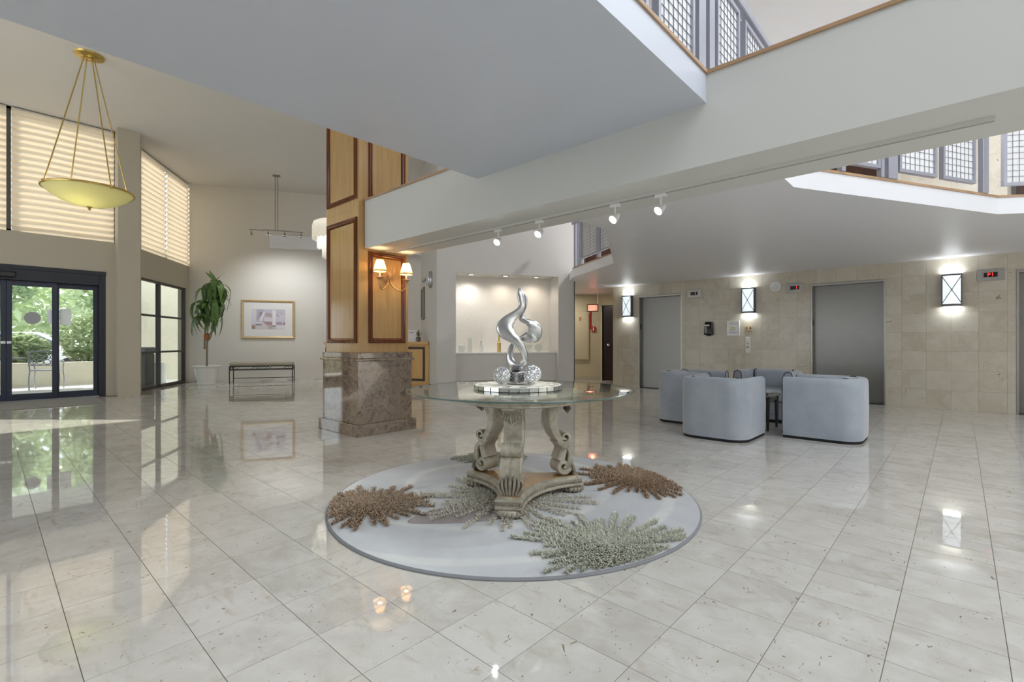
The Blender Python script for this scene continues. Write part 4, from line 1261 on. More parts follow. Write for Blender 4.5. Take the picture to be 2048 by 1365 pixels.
# ---------------------------------------------------------------- framed print
s0, s1, z0, z1 = 1.23, 2.57, 1.15, 2.215
p = C0 + E1 * ((s0 + s1) / 2)
fr = thing('framed_print', 'gold framed abstract print on the back wall above the bench', 'picture', (p.x, p.y, (z0 + z1) / 2), math.atan2(E1.y, E1.x))
a, b = (s1 - s0) / 2, (z1 - z0) / 2
prof = [(0, 0), (0, 0.03), (0.02, 0.045), (0.045, 0.035), (0.065, 0.02), (0.065, 0)]
rows = [[(cu + du * o, -h_, cz + dz * o) for o, h_ in prof] for cu, cz, du, dz in ((-a, -b, 1, 1), (a, -b, -1, 1), (a, b, -1, -1), (-a, b, 1, -1), (-a, -b, 1, 1))]
MB().grid(rows).build('frame', 'frame_gold', fr, 30)
MB().box(-a + 0.06, -0.012, -b + 0.06, a - 0.06, -0.002, b - 0.06).build('mat_board', 'paper', fr)
pr = MB().box(-0.42, -0.014, -0.27, 0.42, -0.012, 0.28)
pm('print_ground', rgb(206, 200, 214), 0.6, var=0.05)
pr = pr.build('print', 'print_ground', fr)
shapes = [
    ((226, 222, 230), [(-0.42, 0.27), (-0.30, 0.27), (-0.30, -0.06), (-0.42, -0.06)]),
    ((190, 184, 202), [(-0.28, 0.27), (-0.10, 0.27), (-0.22, 0.02), (-0.30, -0.02)]),
    ((232, 228, 234), [(-0.22, 0.2), (-0.08, 0.2), (-0.16, -0.05), (-0.22, -0.05)]),
    ((186, 172, 168), [(-0.08, 0.18), (0.09, 0.16), (0.09, 0.06), (-0.08, 0.10)]),
    ((224, 218, 228), [(-0.10, 0.06), (0.09, 0.04), (0.09, -0.06), (-0.10, -0.05)]),
    ((182, 152, 158), [(-0.14, -0.06), (0.09, -0.06), (0.09, -0.17), (-0.04, -0.15)]),
    ((238, 234, 240), [(0.10, 0.26), (0.19, 0.26), (0.19, -0.16), (0.10, -0.16)]),
    ((216, 212, 226), [(0.20, 0.16), (0.40, 0.12), (0.40, -0.06), (0.20, -0.06)]),
    ((150, 138, 156), [(0.20, 0.16), (0.29, 0.08), (0.20, 0.10)]),
    ((186, 158, 166), [(0.20, -0.07), (0.34, -0.07), (0.34, -0.14), (0.20, -0.14)]),
    ((120, 108, 122), [(0.35, -0.13), (0.42, -0.08), (0.42, -0.14)]),
    ((230, 226, 232), [(-0.42, -0.07), (-0.16, -0.07), (-0.16, -0.12), (-0.42, -0.12)]),
    ((150, 146, 160), [(-0.32, -0.12), (-0.16, -0.12), (-0.16, -0.165), (-0.32, -0.165)]),
    ((170, 140, 116), [(-0.41, -0.17), (-0.33, -0.17), (-0.33, -0.26), (-0.41, -0.26)]),
    ((222, 212, 216), [(-0.30, -0.18), (-0.12, -0.09), (0.0, -0.26), (-0.30, -0.26)]),
    ((196, 180, 182), [(0.0, -0.18), (0.10, -0.18), (0.10, -0.26), (0.0, -0.26)]),
    ((140, 126, 120), [(0.10, -0.165), (0.18, -0.165), (0.18, -0.195), (0.10, -0.195)]),
    ((232, 228, 236), [(0.19, -0.16), (0.42, -0.16), (0.42, -0.26), (0.19, -0.26)]),
]
for k, (c, poly) in enumerate(shapes):
    pm('ink_%d' % k, rgb(*c), 0.6)
    MB().prism(poly, 0.0, 0.0006).xf(lambda p: Vector((p.x, -0.0142 - p.z, p.y))).build('print_shape', 'ink_%d' % k, pr)

# ---------------------------------------------------------------- iron bench
bn = thing('upholstered_bench', 'long beige cushioned bench with black scrolled iron frame', 'bench', (-13.45, 4.94, 0), math.atan2(1.275, 0.705))
L2, D2 = 0.73, 0.225
MB().box(-L2 - 0.01, -D2 - 0.01, 0.445, L2 + 0.01, D2 + 0.01, 0.545).build('cushion', 'bench_cushion', bn, 40, (0.045, 4))
m_ = MB()
for z in (0.435, 0.345):
    m_.bar((-L2, -D2, z), (L2, -D2, z), 0.018, 0.018); m_.bar((-L2, D2, z), (L2, D2, z), 0.018, 0.018)
    m_.bar((-L2, -D2, z), (-L2, D2, z), 0.018, 0.018); m_.bar((L2, -D2, z), (L2, D2, z), 0.018, 0.018)
m_.build('frame', 'black_iron', bn)
for x in (-L2, L2):
    for y in (-D2, D2):
        MB().box(x - 0.01, y - 0.01, 0, x + 0.01, y + 0.01, 0.44).build('leg', 'black_iron', bn)
MB().box(-L2, D2 - 0.008, 0.10, L2, D2 + 0.008, 0.116).build('stretcher', 'black_iron', bn)
def ringp(x, r, y): return [(x + r * math.cos(t), y, 0.39 + r * 0.9 * math.sin(t)) for t in [2 * PI * k / 16 for k in range(16)]]
for x in (-L2 + 0.06, -L2 + 0.13, -0.15, -0.07, 0.0, 0.07, 0.15, L2 - 0.13, L2 - 0.06):
    MB().tube(ringp(x, 0.036, -D2), 0.005, 6, True).build('scroll', 'black_iron', bn, 60)
for x0, x1 in ((-L2 + 0.16, -L2 + 0.24), (L2 - 0.24, L2 - 0.16), (-0.24, -0.19), (0.19, 0.24)):
    MB().tube([(x0, -D2, 0.36), (x1, -D2, 0.43)], 0.005, 6).build('scroll', 'black_iron', bn)
for y in (-0.1, 0.1):
    for x in (-L2, L2):
        MB().tube([(x, y + 0.036 * math.cos(t), 0.39 + 0.034 * math.sin(t)) for t in [2 * PI * k / 16 for k in range(16)]], 0.005, 6, True).build('scroll', 'black_iron', bn, 60)

# ---------------------------------------------------------------- potted corn plant
pt = thing('potted_plant', 'tall drooping corn plant in a white pot by the side window', 'potted plant', (-13.72, 3.72, 0))
MB().lathe([(0, 0), (0.19, 0), (0.205, 0.05), (0.2, 0.055), (0.275, 0.42), (0.325, 0.45), (0.33, 0.47), (0.315, 0.475), (0.27, 0.44), (0.25, 0.40), (0, 0.40)], 40).build('pot', 'white_gloss', pt, 35)
MB().lathe([(0, 0.41), (0.26, 0.405)], 24).build('soil', 'soil', pt)
tk = MB().tube(cr([(0, 0, 0.4), (0.01, 0, 0.8), (-0.01, 0.01, 1.12)], 6), 0.022, 10).build('trunk', 'trunk', pt, 60)
MB().tube(cr([(-0.01, 0.01, 1.1), (-0.06, -0.02, 1.3), (-0.04, 0.0, 1.7), (-0.08, 0.0, 2.05)], 6), [0.018] * 19, 8).build('cane', 'trunk', pt, 60)
MB().tube(cr([(0.0, 0.01, 1.06), (0.08, 0.08, 1.25), (0.09, 0.1, 1.8), (0.12, 0.12, 2.25), (0.12, 0.14, 2.5)], 6), 0.015, 8).build('cane', 'trunk', pt, 60)
MB().sphere((-0.01, 0.0, 1.2), 0.07, 12, 8, 1.3).build('knot', 'tag_orange', pt, 60)
MB().tube([(-0.07, -0.03, 0.88), (-0.06, -0.03, 1.15)], 0.02, 8).build('stub', 'trunk', pt, 60)
random.seed(11)
def leaf_mesh(L, w, rise, droop, twist):
    rows = []; n = 9
    x = z = 0.0; ang = R(rise)
    for i in range(n + 1):
        t = i / n
        ww_ = w * (0.22 + 1.0 * math.sin(PI * min(1, t * 1.02)) ** 0.75) * (1 - 0.55 * t ** 3) if i < n else 0.003
        tw = twist * t
        dx, dz = math.cos(tw) * ww_ / 2, math.sin(tw) * ww_ / 2
        rows.append([(-dx, x, z - dz), (0, x, z - 0.012 * (1 - t)), (dx, x, z + dz)])
        ang -= R(droop) / n * (1.9 if 0.1 < t < 0.5 else 0.45)
        x += L / n * math.cos(ang); z += L / n * math.sin(ang)
    return MB().grid(rows).mesh('leaf', 'leaf_indoor', 70, recalc=False)
LM = [leaf_mesh(0.68, 0.10, 50, 150, 0.5), leaf_mesh(0.8, 0.11, 35, 140, -0.5), leaf_mesh(0.58, 0.095, 65, 120, 0.3), leaf_mesh(0.9, 0.11, 20, 120, 0.6)]
heads = [((0.12, 0.14, 2.46), 30), ((-0.08, 0.0, 2.0), 22), ((0.10, 0.11, 2.05), 16), ((-0.05, 0, 1.75), 14)]
for (hx, hy, hz), n in heads:
    for k in range(n):
        o = link('leaf', random.choice(LM), pt, (hx + random.uniform(-.03, .03), hy + random.uniform(-.03, .03), hz + random.uniform(-.16, .1)), (R(random.uniform(-22, 18)), R(random.uniform(-12, 12)), k * 2.4 + random.uniform(-.3, .3)))
        q = random.uniform(0.75, 1.1); o.scale = (q, q, q)
up = leaf_mesh(0.42, 0.10, 78, 40, 0.4)
for a in (0.2, 2.2, 4.0): link('leaf', up, pt, (0.12, 0.14, 2.5), (0, 0, a))

# door mat
mt = MB().box(-12.25, -1.3, 0.0, -10.85, 1.42, 0.012).build('door_mat', 'mat_grey', bevel=(0.004, 1))
tag(mt, 'flat grey door mat inside the glass entrance doors', 'door mat')

# ---------------------------------------------------------------- round rug
def cw(lat, d):                      # plan helper: metres right of / ahead of the photographer's spot
    return R_ * lat + F_ * d
RC = cw(0.011, 3.38); RR = 1.222
rug = thing('round_rug', 'round pale grey wool rug with shaggy tufted sunbursts under the table', 'rug', (RC.x, RC.y, 0), R(42.7))
MB().lathe([(0, 0.001), (RR - 0.008, 0.001), (RR - 0.012, 0.014), (0, 0.015)], 96).build('pile', 'rug_wool', rug, 30)
MB().lathe([(RR - 0.012, 0.001), (RR, 0.001), (RR + 0.001, 0.006), (RR - 0.004, 0.012), (RR - 0.012, 0.0142)], 96).build('binding', 'rug_edge', rug, 40)
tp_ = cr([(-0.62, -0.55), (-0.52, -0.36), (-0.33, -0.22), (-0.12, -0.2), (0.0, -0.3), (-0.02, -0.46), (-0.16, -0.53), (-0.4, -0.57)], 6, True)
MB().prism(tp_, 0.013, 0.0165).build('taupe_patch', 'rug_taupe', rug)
def burst(label, cx, cy, rad, mat, seed, rays=26, dens=1.0, inner=0.0, sq=1.0):
    random.seed(seed)
    mb = MB()
    def tuft(x, y, a, h, ln):
        # one yarn loop: leaning four-sided spike
        ux, uy = math.cos(a), math.sin(a); px, py = -uy, ux; w_ = 0.0042
        i = len(mb.v)
        b = 0.014
        mb.v += [(x + px * w_, y + py * w_, b), (x - px * w_, y - py * w_, b), (x - ux * w_, y - uy * w_, b),
                 (x + ux * ln * .6 + px * w_ * .8, y + uy * ln * .6 + py * w_ * .8, b + h), (x + ux * ln * .6 - px * w_ * .8, y + uy * ln * .6 - py * w_ * .8, b + h),
                 (x + ux * ln, y + uy * ln, b + h * 0.9)]
        mb.f += [(i, i + 2, i + 4, i + 3) if False else (i, i + 1, i + 4, i + 3), (i + 3, i + 4, i + 5), (i + 1, i + 2, i + 4), (i + 2, i, i + 3), (i + 2, i + 3, i + 4)]
    for k in range(rays):
        a = 2 * PI * k / rays + random.uniform(-.07, .07)
        L = rad * random.uniform(0.7, 1.12)
        n = int(L / 0.0082 * dens)
        for j in range(n):
            t = (j + random.random()) / n
            r = inner + (L - inner) * t
            halfw = 0.004 + 0.014 * (1 - t) if r > rad * 0.4 else PI * r / rays
            for side in (-1, 0, 1):
                o = side * halfw * random.uniform(.5, 1)
                x = cx + r * math.cos(a) - o * math.sin(a); y = cy + (r * math.sin(a) + o * math.cos(a)) * sq
                if x * x + y * y > (RR - 0.02) ** 2: continue
                tuft(x, y, a + side * 0.9 + random.uniform(-.6, .6), random.uniform(.010, .026), random.uniform(.014, .030))
    for k in range(int(1500 * rad * dens)):
        r = inner + (rad * 0.52 - inner) * math.sqrt(random.random()); a = random.uniform(0, 2 * PI)
        x = cx + r * math.cos(a); y = cy + r * math.sin(a) * sq
        if x * x + y * y > (RR - 0.02) ** 2: continue
        tuft(x, y, a + random.uniform(-.8, .8), random.uniform(.014, .03), random.uniform(.012, .024))
    tag(mb.build('tufted_sunburst', mat, rug, recalc=False), label, kind='stuff')
burst('brown shaggy sunburst at the left', -0.93, -0.26, 0.40, 'yarn_brown', 1, 40)
burst('rust brown shaggy sunburst at the right', 0.93, 0.34, 0.44, 'yarn_rust', 2, 42)
burst('sage shaggy sunburst at the front', 0.48, -0.90, 0.46, 'yarn_sage', 3, 38)
burst('sage shaggy sunburst at the back', -0.18, 1.07, 0.38, 'yarn_sage', 4, 34)
burst('cream shaggy sunburst under the table', -0.05, -0.12, 0.56, 'yarn_cream', 5, 46, 0.75, 0.0)

# ---------------------------------------------------------------- pedestal table
TC = cw(0.055, 3.32)
# local frame: x = right, y = away, as seen from the entrance of the lobby axis
tb = thing('pedestal_table', 'round glass-top table on a carved silver-beige pedestal with three scroll legs', 'table', (TC.x, TC.y, 0.0165), R(42.7))
Z = 0.0165
GT = 0.75 - Z
MB().lathe([(0, GT - 0.012), (0.752, GT - 0.012), (0.762, GT - 0.006), (0.757, GT - 0.002), (0.735, GT), (0, GT)], 96).build('glass_top', 'table_glass', tb, 20)
MB().lathe([(0.7525, GT - 0.0125), (0.7635, GT - 0.0065), (0.759, GT - 0.0015), (0.752, GT - 0.003), (0.752, GT - 0.0125)], 96).build('glass_rim', 'glass_edge', tb, 20)
prof = [(0, GT - 0.092), (0.375, GT - 0.092), (0.392, GT - 0.084), (0.388, GT - 0.074), (0.40, GT - 0.066), (0.416, GT - 0.05), (0.424, GT - 0.03), (0.42, GT - 0.02), (0.405, GT - 0.0125), (0, GT - 0.0125)]
MB().lathe(prof, 72).build('apron', 'antique_wood', tb, 30)
m_ = MB()
for k in range(60):
    a = 2 * PI * k / 60
    m_.sphere((0.33 * math.cos(a), 0.33 * math.sin(a), GT - 0.0145), 0.012, 6, 4, 0.15)
m_.build('carved_band', 'carving_dark', tb, 50)
# triangular platform with concave sides
TIPS = [R(-100), R(20), R(140)]
def tri(rt, wt, rin, n=10):
    out = []
    for k in range(3):
        a = TIPS[k]; b = TIPS[(k + 1) % 3] if k < 2 else TIPS[0] + 2 * PI
        u = Vector((math.cos(a), math.sin(a))); w_ = Vector((-u.y, u.x))
        u2 = Vector((math.cos(b), math.sin(b))); w2 = Vector((-u2.y, u2.x))
        p0 = u * rt - w_ * wt; p1 = u * rt + w_ * wt; p2 = u2 * rt - w2 * wt
        mid = Vector((math.cos((a + b) / 2), math.sin((a + b) / 2))) * rin
        out += [tuple(p0)]
        for j in range(n):
            t = j / n
            out.append(tuple(p1 * (1 - t) ** 2 + (mid * 2 - (p1 + p2) * 0.5) * 2 * t * (1 - t) + p2 * t * t))
    return out
def tri_loft(levels):
    mb = MB(); rows = []
    for z, o in levels:
        P = tri(0.44 + o, 0.085 + o * 0.6, 0.185 + o); rows.append([(x, y, z) for x, y in P])
    n = len(rows[0])
    for r in rows: mb.v += r
    for i in range(len(rows) - 1):
        for k in range(n):
            mb.f.append((i * n + k, i * n + (k + 1) % n, (i + 1) * n + (k + 1) % n, (i + 1) * n + k))
    mb.f.append(tuple(range(n - 1, -1, -1))); mb.f.append(tuple((len(rows) - 1) * n + k for k in range(n)))
    return mb
tri_loft([(0.045, -0.012), (0.048, 0.0), (0.056, 0.004), (0.062, -0.006), (0.088, -0.010), (0.094, 0.0), (0.102, 0.0), (0.112, -0.02), (0.116, -0.03)]).build('platform', 'antique_wood', tb, 30)
mb = MB().prism(tri(0.405, 0.06, 0.150), 0.1155, 0.1175); mb.build('platform_top', 'table_base_top', tb)
# carved beading round the platform edge
m_ = MB(); P = tri(0.431, 0.08, 0.176, 24); P.append(P[0])
for (x0, y0), (x1, y1) in zip(P, P[1:]):
    l_ = math.hypot(x1 - x0, y1 - y0); n = max(1, int(l_ / 0.014))
    for k in range(n):
        t = (k + 0.5) / n
        m_.sphere((x0 + (x1 - x0) * t, y0 + (y1 - y0) * t, 0.075), 0.0085, 6, 4, 1.1)
m_.build('carved_edge', 'carving_dark', tb, 50)
for a in TIPS:
    u = Vector((math.cos(a), math.sin(a)))
    ft = MB().lathe([(0, 0), (0.06, 0), (0.085, 0.012), (0.088, 0.028), (0.07, 0.046), (0, 0.046)], 28, (u.x * 0.385, u.y * 0.385, 0)).build('foot', 'antique_wood', tb, 40)
    m_ = MB()
    for k in range(18):
        b = 2 * PI * k / 18
        m_.sphere((u.x * 0.385 + 0.082 * math.cos(b), u.y * 0.385 + 0.082 * math.sin(b), 0.022), 0.0125, 8, 5, 1.5)
    m_.build('gadroon', 'carving_dark', ft, 60)
# scroll legs: thick bands swept in the radial plane
def band(pts, width):
    """pts (r, z, thickness); solid strip of given tangential width with softly crowned faces"""
    n = len(pts); rows = []
    for k, (r, z, th) in enumerate(pts):
        a = pts[max(0, k - 1)]; b = pts[min(n - 1, k + 1)]
        d = Vector((b[0] - a[0], b[1] - a[1])).normalized(); nn = Vector((-d.y, d.x))
        sec = []
        for (ww_, hh) in ((-1, -.72), (-.86, -1), (-.7, -.86), (.7, -.86), (.86, -1), (1, -.72), (1, .72), (.86, 1), (.7, .86), (-.7, .86), (-.86, 1), (-1, .72)):
            q = Vector((r, z)) + nn * (th / 2 * hh); sec.append((q.x, ww_ * width / 2, q.y))
        rows.append(sec)
    mb = MB(); m = len(rows[0])
    for r in rows: mb.v += r
    for i in range(n - 1):
        for j in range(m):
            mb.f.append((i * m + j, i * m + (j + 1) % m, (i + 1) * m + (j + 1) % m, (i + 1) * m + j))
    mb.f.append(tuple(range(m))); mb.f.append(tuple((n - 1) * m + j for j in range(m - 1, -1, -1)))
    return mb
def spiral(cx, cz, r0, r1, a0, a1, th, n=22):
    return [(cx + (r0 + (r1 - r0) * t) * math.cos(R(a0 + (a1 - a0) * t)), cz + (r0 + (r1 - r0) * t) * math.sin(R(a0 + (a1 - a0) * t)), th * (1 - 0.45 * t)) for t in [k / n for k in range(n + 1)]]
zt = GT - 0.068
up_c = cr([(0.30, zt, 0.085), (0.255, zt - 0.05, 0.085), (0.222, zt - 0.12, 0.078), (0.22, zt - 0.19, 0.066), (0.25, zt - 0.26, 0.054), (0.285, zt - 0.30, 0.046)], 5)
up_s = spiral(0.315, zt - 0.278, 0.042, 0.008, -115, 300, 0.03)
lo_c = cr([(0.262, zt - 0.295, 0.05), (0.29, zt - 0.325, 0.05), (0.305, zt - 0.36, 0.05), (0.295, zt - 0.40, 0.052), (0.282, zt - 0.44, 0.06)], 5)
c_c = cr([(0.295, zt - 0.345, 0.03), (0.325, zt - 0.34, 0.036), (0.352, zt - 0.375, 0.042), (0.356, zt - 0.43, 0.046), (0.338, zt - 0.485, 0.046)], 5)
lo_s = spiral(0.302, zt - 0.475, 0.052, 0.008, -10, -460, 0.042)
hi_s = spiral(0.305, zt - 0.355, 0.02, 0.006, 60, 400, 0.016)
def merge(*mbs):
    o = MB()
    for m in mbs:
        i = len(o.v); o.v += m.v; o.f += [tuple(q + i for q in f) for f in m.f]
    return o
leg_top_s = spiral(0.345, zt - 0.018, 0.026, 0.006, 170, 560, 0.016)
bottom = [(0.285, zt - 0.43, 0.06), (0.268, zt - 0.47, 0.07), (0.275, 0.135, 0.07), (0.30, 0.118, 0.06)]
leg_mb = merge(band(up_c, 0.13), band(up_s, 0.13), band(lo_c, 0.126), band(c_c, 0.136), band(lo_s, 0.136), band(hi_s, 0.134), band(leg_top_s, 0.115))
bmin = min(v[2] for v in leg_mb.v)
leg_me = leg_mb.mesh('leg', 'antique_wood', 40)
# carved acanthus on the knee and foot of each leg
def acan():
    m = MB()
    for k in range(-3, 4):
        w_ = k * 0.016
        pts = [(0.392 - 0.012 * abs(k) / 3 + 0.006 * math.sin(t * 3), w_ * (0.4 + 1.2 * math.sin(PI * (0.15 + 0.7 * t))), 0.118 + (0.185 - abs(k) * 0.026) * t) for t in [i / 6 for i in range(7)]]
        pts = [(p[0] - 0.03 * (i / 6), p[1], p[2]) for i, p in enumerate(pts)]
        m.tube(pts, [0.008, 0.0105, 0.011, 0.0105, 0.009, 0.007, 0.003], 6)
    return m
ac_me = acan().mesh('leaf_carving', 'carving_dark', 60)
def acan2():
    m = MB()
    for k in range(-3, 4):
        w_ = k * 0.0145
        pts = [(0.345 + 0.014 * math.sin(PI * t) - 0.004 * abs(k), w_ * (0.7 + 0.5 * math.sin(PI * t)), zt - 0.025 - (0.062 - abs(k) * 0.008) * t) for t in [i / 5 for i in range(6)]]
        m.tube(pts, [0.005, 0.007, 0.008, 0.008, 0.006, 0.003], 6)
    return m
ac2_me = acan2().mesh('leaf_carving', 'carving_dark', 60)
for a in TIPS:
    lg = link('leg', leg_me, tb, (0, 0, max(0, 0.1175 - bmin)), (0, 0, a))
    link('leaf_carving', ac_me, lg, (0, 0, min(0, bmin - 0.1175))); link('leaf_carving', ac2_me, lg, (0.012, 0, -0.035))
MB().lathe([(0, 0.118), (0.05, 0.118), (0.03, 0.13), (0, 0.135)], 20).build('boss', 'antique_wood', tb, 40)

# ---------------------------------------------------------------- mirrored tray, sculpture, crystal balls
ZT = 0.7505
YC = cw(0.043, 3.31)
tr = thing('mirror_tray', 'round mirrored mosaic tray on the glass table top', 'tray', (YC.x, YC.y, ZT), R(42.7))
MB().lathe([(0, 0.0), (0.285, 0.0), (0.295, 0.004), (0.295, 0.026), (0.285, 0.028), (0, 0.028)], 64).build('disc', 'tray_white', tr, 30)
n = 30
w_ = 2 * PI * 0.297 / n
tm = MB().box(-w_ * 0.44, -0.004, 0.002, w_ * 0.44, 0.008, 0.027).mesh('mosaic_tile', 'mirror_tile')
tm2 = MB().box(-w_ * 0.36, 0, 0, w_ * 0.36, 0.035, 0.003).mesh('mosaic_tile', 'mirror_tile')
tm3 = MB().box(-w_ * 0.24, 0, 0, w_ * 0.24, 0.03, 0.003).mesh('mosaic_tile', 'mirror_tile')
for k in range(n):
    a = 2 * PI * k / n
    link('mosaic_tile', tm, tr, (0.293 * math.cos(a), 0.293 * math.sin(a), 0), (0, 0, a - PI / 2))
    if k % 2: link('mosaic_tile', tm2, tr, (0.24 * math.cos(a), 0.24 * math.sin(a), 0.028), (0, 0, a - PI / 2))
    if k % 3 == 0: link('mosaic_tile', tm3, tr, (0.19 * math.cos(a), 0.19 * math.sin(a), 0.028), (0, 0, a - PI / 2))
ZB = ZT + 0.0315
sp = thing('ribbon_sculpture', 'tall twisted silver ribbon sculpture on a square block', 'sculpture', (YC.x, YC.y, ZB), R(42.7))
SH = -0.008
MB().box(-0.055, -0.055, 0, 0.055, 0.055, 0.082).xf(lambda p: Vector(((p.x - p.y) * 0.7071 + SH, (p.x + p.y) * 0.7071, p.z))).build('block', 'silver', sp, bevel=(0.003, 1))
U = 0.003426 / 5.688
def E_(o, i, do, di): return (o[0], o[1], i[0], i[1], do, di)
rib = [
    E_((421, 92), (427, 94), -.012, -.010), E_((411, 190), (482, 150), -.022, .0), E_((430, 300), (508, 262), -.028, .006), E_((385, 352), (498, 345), -.034, .006),
    E_((285, 408), (448, 408), -.036, -.004), E_((205, 478), (390, 468), -.040, -.026), E_((177, 560), (366, 545), -.040, -.046), E_((215, 645), (392, 612), -.044, -.060),
    E_((310, 700), (440, 665), -.056, -.064), E_((385, 748), (490, 730), -.060, -.052), E_((438, 815), (522, 810), -.052, -.028), E_((461, 880), (532, 890), -.040, -.002),
    E_((452, 930), (512, 965), -.030, .022), E_((414, 956), (455, 1030), -.022, .034), E_((385, 930), (352, 1040), -.006, .036), E_((369, 880), (305, 965), .012, .034), E_((370, 820), (288, 880), .024, .034),
    E_((388, 765), (304, 790), .034, .036), E_((408, 720), (345, 722), .040, .040), E_((430, 660), (405, 715), .044, .052), E_((480, 618), (478, 708), .040, .064),
    E_((525, 585), (570, 714), .026, .072), E_((540, 560), (650, 700), .010, .066), E_((532, 535), (694, 630), .004, .050), E_((505, 505), (692, 545), .006, .034),
    E_((462, 485), (640, 480), .014, .026), E_((432, 455), (560, 452), .022, .024), E_((425, 430), (505, 440), .026, .022), E_((440, 405), (490, 400), .026, .020),
    E_((470, 375), (502, 345), .024, .018), E_((485, 310), (526, 280), .020, .016), E_((492, 240), (530, 215), .014, .014), E_((478, 160), (508, 168), .006, .010), E_((440, 108), (452, 112), -.004, -.002)]
S = cr(rib, 7)
mb = MB(); m = 16
for s_ in S:
    po = Vector(((s_[0] - 410) * U, s_[4], (1045 - s_[1]) * U)); pi_ = Vector(((s_[2] - 410) * U, s_[5], (1045 - s_[3]) * U))
    s_w = (po - pi_).length
    mb.v += [tuple(po), tuple(pi_)]
P3 = [(Vector(mb.v[2 * k]), Vector(mb.v[2 * k + 1])) for k in range(len(S))]
mb = MB(); N = len(P3); ctrs = [(a + b) / 2 for a, b in P3]
nprev = None
for k, (a, b) in enumerate(P3):
    d = (ctrs[min(N - 1, k + 1)] - ctrs[max(0, k - 1)]).normalized(); w_ = b - a
    nn = d.cross(w_)
    nn = nn.normalized() if nn.length > 1e-8 else (nprev or Vector((0, 1, 0)))
    if nprev and nn.dot(nprev) < 0: nn = -nn
    nprev = nn
    th = min(0.017, 0.26 * w_.length + 0.001)
    for j in range(m):
        t = 2 * PI * j / m
        c = math.cos(t); s_ = math.sin(t)
        mb.v.append(tuple(ctrs[k] + w_ * 0.5 * c + nn * (th * s_ * (abs(s_) ** 0.0))))
for k in range(N - 1):
    for j in range(m):
        mb.f.append((k * m + j, k * m + (j + 1) % m, (k + 1) * m + (j + 1) % m, (k + 1) * m + j))
mb.f.append(tuple(range(m))); mb.f.append(tuple((N - 1) * m + j for j in range(m)))
mb.xf(lambda p: Vector((p.x + SH, p.y, p.z + 0.08)))
mb.build('ribbon', 'silver', sp, 80)
def cball(label, lat, dep, r):
    t = thing('crystal_ball', label, 'ornament', (*cw(lat, dep), ZB), R(30), 'faceted silver balls on the tray')
    MB().sphere((0, 0, r), r * 0.88, 20, 12).build('core', 'silver', t, 60)
    m_ = MB(); n_ = int(150 * (r / 0.06) ** 2)
    random.seed(int(r * 1e4))
    for k in range(n_):
        zz = 1 - 2 * (k + .5) / n_; q = math.sqrt(1 - zz * zz); a = k * 2.39996
        u = Vector((q * math.cos(a), q * math.sin(a), zz)); s_ = u.orthogonal().normalized(); s_.rotate(Matrix.Rotation(random.random() * 3, 3, u)); v_ = u.cross(s_)
        c = Vector((0, 0, r)) + u * r * 0.88; h_ = 0.0085
        i = len(m_.v)
        m_.v += [tuple(c + s_ * h_), tuple(c + v_ * h_), tuple(c - s_ * h_), tuple(c - v_ * h_), tuple(c + u * r * 0.13)]
        m_.f += [(i, i + 1, i + 4), (i + 1, i + 2, i + 4), (i + 2, i + 3, i + 4), (i + 3, i, i + 4)]
    tag(m_.build('facets', 'crystal_silver', t, recalc=False), kind='stuff')
cball('faceted silver ball left of the ribbon sculpture', -0.068, 3.25, 0.06)
cball('larger faceted silver ball behind right of the ribbon sculpture', 0.143, 3.378, 0.062)
cball('smaller faceted silver ball in front right of the ribbon sculpture', 0.125, 3.245, 0.048)

